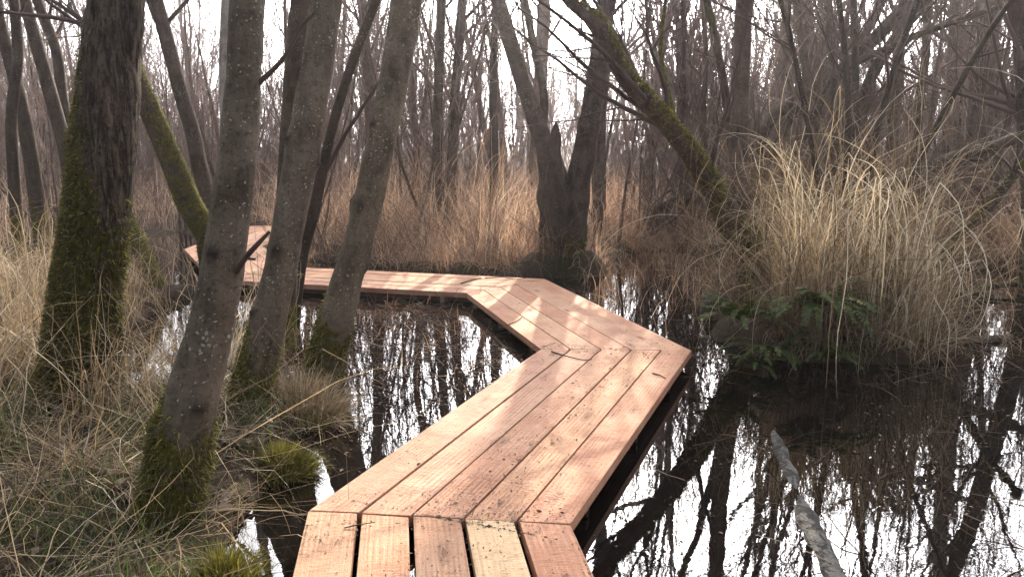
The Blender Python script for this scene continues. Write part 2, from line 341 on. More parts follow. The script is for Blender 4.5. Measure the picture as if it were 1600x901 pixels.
# ------------------------------------------------------------------ the boardwalk
M['screw'] = simple('screw', (.03, .025, .02), (.07, .06, .05), 40, .5)
_m = MB(); _a = np.arange(10)*2*np.pi/10
_m.add(np.concatenate([np.stack([np.cos(_a)*.0055, np.sin(_a)*.0055, _a*0-.002], -1), np.stack([np.cos(_a)*.005, np.sin(_a)*.005, _a*0+.0006], -1), np.stack([np.cos(_a)*.002, np.sin(_a)*.002, _a*0-.0004], -1), [[0, 0, -.0008]]]),
    np.concatenate([np.stack([k*10+np.arange(10), k*10+(np.arange(10)+1) % 10, k*10+10+(np.arange(10)+1) % 10, k*10+10+np.arange(10)], -1) for k in (0, 1)]), np.stack([20+np.arange(10), 20+(np.arange(10)+1) % 10, np.full(10, 30)], -1))
SCREW = _m.mesh('screw', M['screw'])
def boards(root, cl, wid, npl, gaps, pale=(), thick=.055, ztop=DECK):
    cl = [np.array(p, float) for p in cl]; n = len(cl)
    dirs = [norm(cl[i+1]-cl[i]) for i in range(n-1)]
    nrm = [np.array([d[1], -d[0]]) for d in dirs]           # to the right
    def mitre(i):
        if i == 0: return nrm[0]
        if i == n-1: return nrm[-1]
        m = norm(nrm[i-1]+nrm[i]); return m/np.dot(m, nrm[i])
    r = np.random.default_rng(3)
    for s in range(n-1):
        m0, m1 = mitre(s), mitre(s+1); d, nn = dirs[s], nrm[s]
        g = gaps[min(s, len(gaps)-1)]
        pw = wid/npl
        for k in range(npl):
            o0 = -wid/2+k*pw+(g/2 if k else 0)+r.uniform(-.002, .002); o1 = -wid/2+(k+1)*pw-(g/2 if k < npl-1 else 0)
            pts = []
            e0 = .0015+r.uniform(0, .005); e1 = .0015+r.uniform(0, .005)
            for o_, c_, m_, sg, e in ((o0, cl[s], m0, 1, e0), (o1, cl[s], m0, 1, e0), (o1, cl[s+1], m1, -1, e1), (o0, cl[s+1], m1, -1, e1)):
                pts.append(c_+m_*o_+d*sg*e)
            org = cl[s]+nn*(o0+o1)/2
            zt = ztop+r.uniform(-.003, .003)
            bm = bmesh.new()
            loc = [((p-org)@d, (p-org)@(-nn)) for p in pts]
            def ring(z): return [bm.verts.new((x, y, z)) for x, y in loc]
            top = ring(0); bot = ring(-thick)
            bm.faces.new(top); bm.faces.new(bot[::-1])
            for a in range(4): bm.faces.new((top[a], bot[a], bot[(a+1) % 4], top[(a+1) % 4]))
            bmesh.ops.recalc_face_normals(bm, faces=bm.faces)
            bmesh.ops.bevel(bm, geom=bm.edges[:], offset=.003, segments=2, affect='EDGES', profile=.5)
            me = bpy.data.meshes.new('plank'); bm.to_mesh(me); bm.free()
            me.materials.append(M['wood_pale'] if (s, k) in pale else M['wood'])
            o = obj('plank', me, root)
            o.location = (org[0], org[1], zt); o.rotation_euler = (r.uniform(-.012, .012), 0, math.atan2(d[1], d[0]))
            if s < 3 and npl == 5 and len(cl) > 2:
                xs = sorted(p[0] for p in loc)
                for sx in (xs[1]+.05, xs[2]-.05, (xs[1]+xs[2])/2):
                    for sy in (-.055, .055):
                        q = obj('screw', SCREW, o, (sx+r.uniform(-.012, .012), sy+r.uniform(-.01, .01), .0006))
            if (s, k) in pale: o['label'] = 'pale yellowish plank among the pinkish planks'
        # joists under the deck and short posts, set back from the edges
        Ls = np.linalg.norm(cl[s+1]-cl[s])
        for side in (-1, 1):
            q0, q1 = cl[s]+m0*side*(wid/2-.16), cl[s+1]+m1*side*(wid/2-.16)
            mb = MB(); box_between(mb, q0, q1, .05, ztop-thick-.09, ztop-thick-.004)
            obj('joist', mb.mesh('joist', M['beam'], False), root)
        for k in range(max(2, int(Ls/1.15)+1)):
            t = (k+.5)/max(2, int(Ls/1.15)+1); c_ = cl[s]+(cl[s+1]-cl[s])*t
            mb = MB(); box_between(mb, c_-nn*(wid/2-.03), c_+nn*(wid/2-.03), .045, ztop-thick-.055, ztop-thick-.006)
            obj('cross_beam', mb.mesh('cross_beam', M['beam'], False), root)
            for side in (-1, 1):
                q = c_+nn*side*(wid/2-.07)+d*.06
                mb = MB(); box_between(mb, q-d*.025, q+d*.025, .05, -.6, ztop-thick-.008)
                obj('post', mb.mesh('post', M['beam_pale'], False), root)
def box_between(mb, a, b, wd, z0, z1):
    d = norm(np.array(b)-np.array(a)); nn = np.array([d[1], -d[0]])*wd/2
    v = [(*(a-nn), z0), (*(a+nn), z0), (*(b+nn), z0), (*(b-nn), z0), (*(a-nn), z1), (*(a+nn), z1), (*(b+nn), z1), (*(b-nn), z1)]
    mb.add(v, [[3, 2, 1, 0], [4, 5, 6, 7], [0, 1, 5, 4], [1, 2, 6, 5], [2, 3, 7, 6], [3, 0, 4, 7]])
M['beam_pale'] = simple('post_wood', (.16, .12, .09), (.28, .2, .15), 12)
W = 1.1
mid = lambda a, b: (np.array(a)+np.array(b))/2
M1, M2, M3 = mid((-.89, 3.287), (.248, 3.10)), mid((.24, 6.06), (1.375, 6.0)), mid((-.477, 8.37), (.382, 9.41))
M0 = M1+np.array([.74, -5.2])
M4 = np.array([-3.15, 9.78]); M5 = np.array([-4.45, 12.25]); M6 = np.array([-4.62, 15.6])
CL = [M0, M1, M2, M3, M4, M5, M6]
bw = thing('boardwalk', 'zigzag boardwalk of new pinkish planks crossing the black water', 'boardwalk', (0, 0, 0))
boards(bw, CL, W, 5, [.022, .011, .007, .006], pale=((0, 3),))
bw2 = thing('boardwalk', 'short pale stretch of boardwalk far back in the reeds behind the forked stump', 'boardwalk', (0, 0, 0))
boards(bw2, [(.9, 18.3), (4.4, 17.6)], 1.1, 5, [.008])

def near_deck(x, y, m):
    x = np.asarray(x); y = np.asarray(y); r = np.zeros(x.shape, bool)
    for a, b in zip(CL[:-1], CL[1:]):
        d = b-a; t = np.clip(((x-a[0])*d[0]+(y-a[1])*d[1])/(d@d), 0, 1)
        r |= np.hypot(x-a[0]-t*d[0], y-a[1]-t*d[1]) < W/2+m
    return r

# ------------------------------------------------------------------ tree growing
def grow(start, dirn, length, r0, n, wander, up, g, tip=.15):
    B = len(start); P = np.zeros((B, n, 3)); P[:, 0] = start; d = norm(dirn)
    for k in range(1, n):
        d = norm(d+wander*g.normal(size=(B, 3))+np.array([0, 0, up]))
        P[:, k] = P[:, k-1]+d*(length/(n-1))[:, None]
    t = np.linspace(0, 1, n)[None]
    return P, r0[:, None]*((1-t)*(1-tip)+tip)
def kids(P, Rr, per, t0, t1, ang, ratio, g, rf=.42, angsd=.2):
    B, N, _ = P.shape; idx = np.repeat(np.arange(B), per); K = len(idx)
    t = g.uniform(t0, t1, K)*(N-1); i = np.minimum(t.astype(int), N-2); f = (t-i)[:, None]
    pos = P[idx, i]*(1-f)+P[idx, i+1]*f; tan = norm(P[idx, i+1]-P[idx, i])
    rad = Rr[idx, i]*(1-f[:, 0])+Rr[idx, i+1]*f[:, 0]
    rv = g.normal(size=(K, 3)); perp = norm(rv-(rv*tan).sum(-1, keepdims=True)*tan)
    a = (ang+angsd*g.normal(size=K))[:, None]
    ln = np.linalg.norm(P[idx, -1]-P[idx, 0], axis=-1)*ratio*(1-.55*t/(N-1))*g.uniform(.6, 1.3, K)
    return pos, np.cos(a)*tan+np.sin(a)*perp, ln, rad*rf
def crown(mb, P, Rr, g, l1=16, l2=6, l3=4, t0=.3, ang=.75, ratio=.38, sides=(5, 4, 3), rmin=.0022, up=.10, wander=.13):
    a = kids(P, Rr, l1, t0, .98, ang, ratio, g); P1, R1 = grow(*a, 9, wander, up, g); R1 = np.maximum(R1, rmin*1.5); mb.tubes(P1, R1, sides[0])
    a = kids(P1, R1, l2, .12, .98, .7, .5, g); P2, R2 = grow(*a, 6, wander*1.2, up*.7, g); R2 = np.maximum(R2, rmin*1.15); mb.tubes(P2, R2, sides[1])
    if l3:
        a = kids(P2, R2, l3, .15, .98, .65, .55, g); P3, R3 = grow(*a, 4, wander*1.3, up*.5, g); R3 = np.maximum(R3*.8, rmin); mb.tubes(P3, R3, sides[2])
    return P1, R1
def resample(P, r, n):
    P = np.asarray(P, float); r = np.asarray(r, float)
    s = np.concatenate([[0], np.cumsum(np.linalg.norm(np.diff(P, axis=0), axis=1))])
    # Catmull-Rom through the points
    Q = np.vstack([2*P[0]-P[1], P, 2*P[-1]-P[-2]]); q = np.concatenate([[r[0]], r, [r[-1]]])
    t = np.linspace(0, s[-1], n); i = np.clip(np.searchsorted(s, t, side='right')-1, 0, len(P)-2); f = (t-s[i])/(s[i+1]-s[i])
    def cr(A):
        p0, p1, p2, p3 = A[i], A[i+1], A[i+2], A[i+3]; ff = f if A.ndim == 1 else f[:, None]
        return .5*(2*p1+(p2-p0)*ff+(2*p0-5*p1+4*p2-p3)*ff**2+(3*p1-p0-3*p2+p3)*ff**3)
    return cr(Q), np.maximum(np.interp(t, s, r), .002), t
def trunk_mesh(P, r, sides=24, n=90, rough=.05, seed=0, flare=.45, mossf=None, furrow=0., knots=0, origin=None):
    """A trunk as one closed surface with bumps, knots, root flare and a moss value; also returns surface samples."""
    P, r, s = resample(P, r, n)
    T = norm(np.gradient(P, axis=0)); ref = np.array([0, 1., 0.]) if abs(T[0][1]) < .8 else np.array([1., 0, 0])
    Xv = norm(np.cross(np.broadcast_to(ref, T.shape), T)); Yv = np.cross(T, Xv)
    a = np.arange(sides)*2*np.pi/sides
    D = np.cos(a)[None, :, None]*Xv[:, None]+np.sin(a)[None, :, None]*Yv[:, None]
    base = P[:, None]+D*r[:, None, None]
    dr = rough*(vnoise(base*5+seed*7.1)*.7+vnoise(base*13+seed)*.45+vnoise(base*34+seed)*.2)
    if furrow:
        q = base.copy(); q[..., 2] *= .16; dr = dr-furrow*np.clip(1-np.abs(vnoise(q*36+seed))*3.2, 0, 1)
    if flare:
        lob = 1+.5*np.cos(a*3+seed)[None]+.3*np.cos(a*5+2*seed)[None]
        dr = dr+flare*np.exp(-s/.16)[:, None]*np.clip(lob, .2, 2)*.8
    g = np.random.default_rng(seed+100); kk = np.zeros(dr.shape)
    for _ in range(knots):
        k0 = g.uniform(.04, .38)*s[-1]; a0 = g.uniform(0, 2*np.pi); da = (a-a0+np.pi) % (2*np.pi)-np.pi
        kn = np.exp(-(((s-k0)/(.03+.3*r.mean()))[:, None]**2+(da/.5)[None]**2)); dr = dr+.22*kn; kk = np.maximum(kk, np.clip(kn*2.8-1.5, 0, .9))
    V = P[:, None]+D*(r[:, None]*(1+dr))[..., None]
    ms = np.zeros(V.shape[:2]) if mossf is None else mossf(V, s[:, None]/s[-1], D)
    o = np.zeros(3) if origin is None else origin
    mb = MB(); i, k = np.meshgrid(np.arange(n-1), np.arange(sides), indexing='ij'); k2 = (k+1) % sides
    mb.add(V-o, np.stack([i*sides+k, i*sides+k2, (i+1)*sides+k2, (i+1)*sides+k], -1), moss=ms, knot=kk)
    mb.add(np.array([P[-1]-o]), None)
    last = (n-1)*sides; mb.t.append(np.stack([last+np.arange(sides), last+(np.arange(sides)+1) % sides, np.full(sides, mb.n-1)], -1))
    return mb, V-o, ms, D, P-o, r
def moss_tufts(V, ms, D, count, ln=(.012, .042), seed=0, wd=.0035):
    g = np.random.default_rng(seed); n, k, _ = V.shape
    pr = np.clip(ms-.35, 0, 1)[:-1]; pr = pr*np.linalg.norm(V[1:]-V[:-1], axis=-1)
    pr = pr.ravel()/pr.sum(); pick = g.choice(len(pr), count, p=pr); i, j = pick//k, pick % k; j2 = (j+1) % k
    f, e = g.uniform(size=(2, count, 1))
    p = (V[i, j]*(1-f)+V[i+1, j]*f)*(1-e)+(V[i, j2]*(1-f)+V[i+1, j2]*f)*e
    nn = norm(D[i, j]+.55*g.normal(size=(count, 3))); nn[:, 2] += g.uniform(-.5, .35, count); nn = norm(nn)
    l = g.uniform(*ln, (count, 1)); side = norm(np.cross(nn, g.normal(size=(count, 3))))*wd
    tip = p+nn*l; tip[:, 2] -= l[:, 0]*.35
    m_ = p+nn*l*.55
    v = np.stack([p-side-nn*.004, p+side-nn*.004, m_+side*.7, tip, m_-side*.7], 1)
    b = np.arange(count)[:, None]*5
    mb = MB(); mb.add(v, b+np.array([[0, 1, 2, 4]]), b+np.array([[4, 2, 3]]), rnd=np.repeat(np.clip(g.normal(.5, .25, count), 0, 1), 5))
    return mb
def extend(P, r, top, g, bend=.06):
    P = list(P); r = list(r); d = norm(P[-1]-P[-2]); k = 0; r1 = r[-1]; z0 = P[-1][2]
    while P[-1][2] < top and k < 14:
        d = norm(d+np.array([*(g.normal(size=2)*bend), .10])); P.append(P[-1]+d*.9); k += 1
        r.append(max(.012, r1*(1-.9*(P[-1][2]-z0)/(top-z0))))
    return np.array(P), np.array(r)

def hero(name, label, stems, mat='bark_grey', moss=None, tufts=0, twig='twig', seed=1, cr=None, cat='tree', flare=.4, rough=.05, furrow=0, knots=0, sides=26, n=110, group=None, top=8.5):
    """stems: lists of (u, v, width px, distance); traced trunks placed at their own distance with real thickness."""
    g = np.random.default_rng(seed)
    s0 = stems[0]['p'][0]; b0, _ = at(s0[0], s0[1], s0[3]); gz = H(b0[0], b0[1])
    root = thing(name, label, cat, (b0[0], b0[1], max(gz, -.05)), group); org = np.array(root.location)
    allP = []; tw = MB(); mossmb = []
    for q, st in enumerate(stems):
        P, r = [], []
        for (u, v, wpx, yd) in st['p']:
            p, s = at(u, v, yd); P.append(p); r.append(wpx/2*s/F)
        if q == 0 or st.get('ground'):
            # carry the base down into the soil
            d = norm(P[0]-P[1]); k = max(0.05, (P[0][2]-gz+.25)/max(.3, -d[2])); P.insert(0, P[0]+d*k*np.array([.5, .5, 1])); r.insert(0, r[0]*1.1)
        t_top = st.get('top', top)
        if t_top: P, r = extend(P, r, t_top, g)
        mb, V, ms, D, PP, rr = trunk_mesh(P, r, sides, st.get('n', n), rough, seed+q*3, flare if (q == 0 or st.get('ground')) else 0, moss, furrow, knots, org)
        obj('trunk', mb.mesh('trunk', M[st.get('mat', mat)]), root)
        if tufts and moss is not None and ms.max() > .5 and not st.get('nomoss'):
            obj('moss', moss_tufts(V, ms, D, int(tufts*st.get('tuft', 1)), seed=seed+q).mesh('moss', M['moss_hair']), root)
        if t_top or st.get('branch'): allP.append((PP, rr, st))
    for PP, rr, st in allP:
        kw = dict(l1=16, l2=6, l3=4, t0=.38, ang=.8, ratio=.30, rmin=.0028); kw.update(cr or {}); kw.update(st.get('cr', {}))
        crown(tw, PP[None], np.minimum(rr, .09)[None]*.8, g, **kw)
    for tb in sum([st.get('twigs', []) for st in stems], []):       # a few branches drawn one by one
        P, r = [], []
        for (u, v, wpx, yd) in tb:
            p, s = at(u, v, yd); P.append(p-org); r.append(wpx/2*s/F)
        P, r, _ = resample(P, r, 14); tw.tubes(P[None], r[None], 6)
    if tw.n: obj('crown', tw.mesh('crown', M[twig]), root)
    return root

def moss_low(z1, side=None, amt=1.0, z0=-1):
    def f(V, t, D):
        m = amt*(1-sstep((V[..., 2]-z1*.45)/(z1*.75)))
        if side is not None: m = m*.75+.45*np.clip(D@np.array(side), -.3, 1)*(1-sstep((V[..., 2]-z1*1.2)/(z1*.8)))
        return m
    return f
def moss_up(amt=.7):
    def f(V, t, D): return amt*(.35+.75*np.clip(D[..., 2]+.25, 0, 1))*(1-.4*t)
    return f

# left bank
hero('bare_tree', 'thickest trunk at left, deeply furrowed bark coated in green moss', [
    dict(p=[(112, 655, 132, 4.75), (128, 560, 112, 4.75), (136, 450, 101, 4.78), (152, 330, 97, 4.8), (163, 220, 97, 4.85), (172, 110, 90, 4.9), (182, 0, 84, 4.95)])],
    'bark_furrow', moss=moss_low(1.9, (-.8, -.4, 0), .95), tufts=15000, seed=11, flare=.55, rough=.045, furrow=.05, sides=72, n=260, cr=dict(l1=12, t0=.5), top=9.5)
hero('bare_tree', 'smooth leaning trunk nearest the camera with a mossy green foot', [
    dict(p=[(262, 815, 92, 3.22), (282, 700, 90, 3.22), (306, 600, 78, 3.25), (334, 490, 66, 3.3), (352, 390, 62, 3.35), (368, 260, 58, 3.4), (380, 130, 55, 3.5), (387, 0, 52, 3.6)],
         twigs=[[(368, 425, 11, 3.3), (384, 402, 9, 3.24), (402, 382, 8, 3.2), (421, 362, 6, 3.2)], [(384, 403, 6, 3.24), (398, 405, 4, 3.2)], [(402, 132, 9, 3.5), (440, 95, 7, 3.5), (470, 45, 6, 3.5), (492, 20, 4, 3.5)]])],
    moss=moss_low(.72, (-.6, .2, 0), 1.0), tufts=7000, seed=12, knots=6, rough=.075, sides=44, n=200, cr=dict(l1=12, t0=.5), top=8.5)
hero('bare_tree', 'spotted grey trunk standing between two other slim leaning trunks', [
    dict(p=[(388, 655, 66, 4.75), (402, 575, 58, 4.75), (420, 500, 54, 4.78), (438, 420, 50, 4.8), (455, 330, 50, 4.85), (472, 240, 50, 4.9), (488, 150, 50, 4.95), (502, 70, 49, 5.0), (512, 0, 48, 5.05)])],
    moss=moss_low(.66, (-.7, .3, 0), .95), tufts=4500, seed=13, knots=9, rough=.08, sides=40, n=180, cr=dict(l1=12, t0=.5))
hero('bare_tree', 'lichen spotted trunk leaning right over the left end of the boardwalk', [
    dict(mat='bark_light', p=[(505, 592, 62, 5.55), (520, 520, 55, 5.55), (542, 440, 48, 5.6), (562, 370, 46, 5.62), (583, 280, 46, 5.65), (602, 190, 46, 5.7), (620, 100, 46, 5.8), (636, 0, 46, 5.9)])],
    moss=moss_low(.62, (-.7, .3, 0), .95), tufts=4000, seed=14, knots=9, rough=.08, sides=40, n=180, cr=dict(l1=12, t0=.5))
hero('bare_tree', 'dark upright trunk directly behind the spotted grey trunk', [
    dict(p=[(442, 470, 42, 6.6), (449, 360, 38, 6.6), (455, 240, 38, 6.6), (464, 120, 40, 6.65), (470, 40, 40, 6.7), (474, 0, 40, 6.7)])],
    'bark_dark', moss=moss_low(.5, None, .8), seed=15, sides=24, n=80)
hero('bare_tree', 'thin dark stem slanting right between the spotted trunks', [
    dict(p=[(468, 420, 20, 7.2), (488, 340, 19, 7.2), (505, 260, 17, 7.2), (522, 190, 15, 7.2), (553, 90, 15, 7.3), (588, 0, 14, 7.4)], twigs=[[(508, 270, 8, 7.2), (540, 210, 7, 7.1), (585, 140, 6, 7.0), (625, 80, 5, 7.0), (655, 10, 4, 7.0)]])],
    'bark_dark', seed=16, sides=14, n=70, flare=.2)
hero('bare_tree', 'mossy trunk leaning left behind the thickest trunk', [
    dict(p=[(330, 405, 38, 9.2), (322, 365, 38, 9.1), (292, 310, 38, 9.0), (268, 250, 36, 8.9), (240, 185, 34, 8.8), (216, 130, 30, 8.7), (190, 60, 26, 8.6), (160, 0, 22, 8.5)])],
    'bark_dark', moss=lambda V, t, D: .75*(1-.6*t)+.35*np.clip(D[..., 2], -.3, 1), tufts=5500, seed=17, sides=28, n=120, top=7)
hero('bare_tree', 'brown curved trunk bending left above the mossy leaning trunk', [
    dict(p=[(340, 352, 26, 9.8), (328, 320, 25, 9.8), (312, 262, 24, 9.8), (302, 210, 23, 9.8), (284, 150, 22, 9.8), (268, 90, 22, 9.8), (252, 30, 21, 9.8), (244, 0, 20, 9.8)])],
    'bark_dark', seed=18, sides=16, n=80, flare=.2)
hero('bare_tree', 'pale birch like trunk behind the near leaning trunk', [
    dict(p=[(352, 345, 20, 11.5), (354, 220, 19, 11.5), (352, 100, 19, 11.5), (355, 0, 18, 11.5)])], 'bark_pale', seed=19, sides=16, n=60)
for k, (lab, pts) in enumerate([
    ('slanting dark trunk leaning left at the far left edge', [(60, 330, 24, 10.5), (42, 210, 22, 10.5), (20, 110, 20, 10.5), (0, 40, 18, 10.5)]),
    ('long straight trunk tilting left beside the thickest trunk', [(108, 262, 22, 10), (88, 180, 21, 10), (66, 100, 20, 10), (38, 0, 18, 10)]),
    ('second tilted trunk close left of the thickest trunk', [(118, 255, 18, 11), (98, 160, 17, 11), (88, 80, 16, 11), (58, 0, 15, 11)]),
    ('slim upright trunk at the left edge between tilted trunks', [(22, 280, 18, 9.5), (18, 180, 17, 9.5), (28, 90, 16, 9.5), (22, 0, 15, 9.5)])]):
    hero('bare_tree', lab, [dict(p=pts)], 'bark_dark', moss=moss_low(1.2, None, .7), seed=30+k, sides=14, n=60, flare=.2)
# centre: the broken, forked stump
stumpmoss = lambda V, t, D: .55*(1-sstep((V[..., 2]-.2)/.7))+.3*np.clip(D@np.array([.7, 0, .3]), -.3, 1)
hero('forked_tree', 'dark broken stump forking into two trunks behind the boardwalk corner', [
    dict(p=[(876, 430, 84, 10.75), (876, 395, 68, 10.75), (874, 350, 64, 10.75), (870, 300, 62, 10.75), (862, 262, 40, 10.75), (848, 215, 30, 10.75), (828, 160, 27, 10.75), (806, 95, 25, 10.8), (778, 0, 22, 10.9)]),
    dict(p=[(888, 420, 46, 10.6), (893, 370, 44, 10.6), (900, 320, 40, 10.65), (906, 270, 36, 10.7), (918, 205, 34, 10.7), (930, 140, 32, 10.8), (940, 70, 30, 10.9), (948, 0, 28, 11)], ground=True),
    dict(p=[(884, 450, 16, 10.42), (882, 390, 22, 10.45), (874, 320, 26, 10.5), (866, 260, 26, 10.5), (867, 220, 21, 10.5), (868, 203, 12, 10.5), (869, 190, 3, 10.5)], top=0),
    dict(p=[(848, 215, 14, 10.75), (850, 150, 13, 10.9), (838, 90, 12, 11.0), (820, 0, 11, 11.1)])],
    'bark_dark', moss=stumpmoss, tufts=1800, seed=41, flare=.35, rough=.16, sides=34, n=130, cr=dict(l1=13, l2=6, l3=4, t0=.3, ratio=.28), top=8.5)
# right: the mossy leaning trunk with an upright second stem
hero('leaning_tree', 'moss covered trunk leaning left with an upright twin stem on the right island', [
    dict(p=[(1200, 520, 56, 7.75), (1186, 450, 54, 7.8), (1168, 390, 50, 7.85), (1140, 340, 44, 7.8), (1112, 290, 37, 7.7), (1080, 240, 35, 7.6), (1048, 200, 32, 7.5), (1010, 155, 31, 7.4), (975, 115, 29, 7.3), (946, 60, 30, 7.2), (932, 32, 27, 7.15), (905, 15, 19, 7.1), (870, -20, 16, 7.0)], top=4.6),
    dict(p=[(1176, 400, 40, 7.9), (1160, 330, 34, 8.0), (1154, 250, 30, 8.1), (1156, 150, 28, 8.2), (1160, 60, 27, 8.3), (1163, 0, 26, 8.3)], nomoss=True, mat='bark_far'),
    dict(p=[(1160, 330, 14, 8.1), (1146, 260, 14, 8.2), (1138, 180, 13, 8.3), (1122, 80, 12, 8.4), (1104, 0, 11, 8.5)], nomoss=True, mat='bark_far'),
    dict(p=[(1062, 218, 9, 7.55), (1046, 150, 8, 7.9), (1032, 80, 7, 8.2), (1040, 0, 6, 8.4)], nomoss=True, mat='bark_far', top=4.5)],
    'bark_dark', moss=lambda V, t, D: np.where((V[..., 2] < 1.0) | (V[..., 0] < 2.05), .62+.35*np.clip(D[..., 2], -.4, 1)-.25*t, .1), tufts=12000, seed=42, flare=.3, rough=.09, sides=34, n=170, cr=dict(l1=26, l2=8, l3=5, t0=.25, ratio=.34), top=9)

# middle distance: trunks that stand out one by one
MID = [
 ('straight dark trunk behind the reeds, left of a close twin', 'bark_dark', [(682, 300, 17, 13.5), (684, 200, 16, 13.5), (686, 100, 15, 13.5), (689, 0, 14, 13.5)]),
 ('straight dark trunk behind the reeds, right of its close twin', 'bark_dark', [(706, 285, 17, 14.2), (709, 180, 16, 14.2), (716, 90, 15, 14.2), (722, 0, 14, 14.2)]),
 ('slender dark trunk standing alone left of the forked stump', 'bark_dark', [(772, 330, 14, 13), (772, 220, 14, 13), (771, 110, 12, 13), (774, 0, 10, 13)]),
 ('greyish trunk rising behind the left arm of the forked stump', 'bark_far', [(834, 330, 22, 15.5), (840, 200, 22, 15.5), (846, 90, 20, 15.5), (850, 0, 19, 15.5)]),
 ('dark trunk just behind the right arm of the forked stump', 'bark_dark', [(936, 300, 22, 13.2), (936, 200, 22, 13.2), (944, 100, 20, 13.2), (952, 0, 18, 13.2)]),
 ('slim trunk tilting right beyond the mossy leaning trunk', 'bark_far', [(1008, 290, 13, 16), (1020, 190, 12, 16), (1032, 90, 12, 16), (1052, 0, 11, 16)]),
 ('grey trunk behind the left spotted trunks over the reeds', 'bark_far', [(590, 300, 18, 14), (580, 200, 18, 14), (573, 90, 16, 14), (566, 0, 14, 14)]),
 ('curving trunk left of the twin dark trunks', 'bark_far', [(655, 290, 13, 16), (648, 190, 12, 16), (640, 90, 12, 16), (648, 0, 11, 16)]),
 ('upright grey trunk above the tall right hand grass', 'bark_far', [(1258, 270, 20, 14.5), (1262, 170, 20, 14.5), (1264, 80, 18, 14.5), (1260, 0, 17, 14.5)]),
 ('dark narrow trunk among sprawling stems at right', 'bark_dark', [(1340, 290, 12, 11), (1338, 180, 12, 11), (1336, 90, 11, 11), (1334, 0, 10, 11)]),
 ('tall trunk right of the tangled sprawling stems', 'bark_far', [(1388, 290, 16, 13), (1395, 190, 16, 13), (1402, 90, 15, 13), (1412, 0, 14, 13)]),
 ('forked slim trunk near the right edge thicket', 'bark_dark', [(1430, 280, 14, 15), (1434, 180, 14, 15), (1446, 90, 13, 15), (1450, 0, 12, 15)]),
 ('broad grey trunk in the right hand thicket', 'bark_far', [(1524, 300, 40, 13.5), (1530, 190, 38, 13.5), (1538, 90, 34, 13.5), (1552, 0, 30, 13.5)]),
 ('mossy dark trunk cut by the right edge', 'bark_dark', [(1612, 330, 30, 9), (1606, 210, 29, 9), (1600, 100, 28, 9), (1592, 0, 26, 9)]),
 ('slim trunk just left of the broad grey trunk at right', 'bark_far', [(1478, 290, 13, 17), (1480, 180, 13, 17), (1486, 90, 12, 17), (1490, 0, 11, 17)]),
 ('thin trunk tilting left over the tall right hand grass', 'bark_far', [(1226, 260, 14, 17), (1218, 170, 13, 17), (1222, 80, 12, 17), (1230, 0, 12, 17)]),
]
for k, (lab, mt, pts) in enumerate(MID):
    hero('bare_tree', lab, [dict(p=pts)], mt, moss=moss_low(1.0, None, .55), seed=60+k, sides=14, n=60, flare=.2, twig='twig_mid', cr=dict(l1=22, l2=6, l3=3, t0=.28, ratio=.22, rmin=.0034) if k < 8 else dict(l1=25, l2=6, l3=3, t0=.22, ratio=.26, rmin=.003), top=8.5)
# the willow whose stems sprawl to the right
hero('willow', 'sprawling willow with several dark stems slanting up to the right', [
    dict(p=[(1170, 300, 22, 13), (1196, 200, 20, 13), (1240, 160, 19, 13), (1300, 120, 18, 13), (1370, 60, 16, 13), (1440, -10, 14, 13)], top=0, branch=1),
    dict(p=[(1180, 300, 18, 12.6), (1230, 190, 17, 12.6), (1290, 140, 16, 12.6), (1340, 85, 15, 12.4), (1400, 20, 13, 12.2), (1440, -30, 12, 12)], top=0, branch=1, ground=1),
    dict(p=[(1300, 290, 20, 12), (1335, 200, 19, 12), (1362, 120, 18, 12), (1392, 70, 17, 12), (1440, 10, 16, 12), (1480, -40, 14, 12)], top=0, branch=1, ground=1),
    dict(p=[(1290, 300, 15, 13.5), (1310, 180, 14, 13.5), (1335, 90, 14, 13.5), (1370, 20, 13, 13.5), (1390, -30, 12, 13.5)], top=0, branch=1, ground=1),
    dict(p=[(1220, 300, 13, 12.2), (1300, 132, 12, 12), (1400, 70, 11, 11.8), (1490, 35, 10, 11.6), (1600, 0, 8, 11.5)], top=0, branch=1, ground=1)],
    'bark_dark', seed=90, sides=12, n=60, flare=0, rough=.05, twig='twig_mid', cr=dict(l1=20, l2=6, l3=3, t0=.2, ratio=.32, ang=.6, up=.12))

hero('willow', 'slim many stemmed willow rising out of the right island grass', [
    dict(p=[(1300, 470, 12, 8.3), (1318, 330, 11, 8.3), (1326, 180, 10, 8.2), (1318, 60, 9, 8.1), (1305, -40, 8, 8.0)]),
    dict(p=[(1330, 470, 13, 8.6), (1348, 320, 12, 8.6), (1380, 170, 11, 8.5), (1420, 40, 10, 8.3), (1450, -40, 9, 8.1)], ground=1),
    dict(p=[(1290, 470, 10, 8.6), (1284, 330, 9, 8.5), (1262, 190, 9, 8.3), (1235, 60, 8, 8.0), (1210, -40, 7, 7.7)], ground=1),
    dict(p=[(1360, 470, 11, 8.8), (1400, 330, 10, 8.8), (1462, 200, 10, 8.6), (1540, 60, 9, 8.3), (1600, -30, 8, 8.0)], ground=1)],
    'bark_dark', seed=95, sides=10, n=60, flare=0, twig='twig', cr=dict(l1=22, l2=7, l3=4, t0=.3, ratio=.36, ang=.8, rmin=.0022, up=.06), top=6.5)
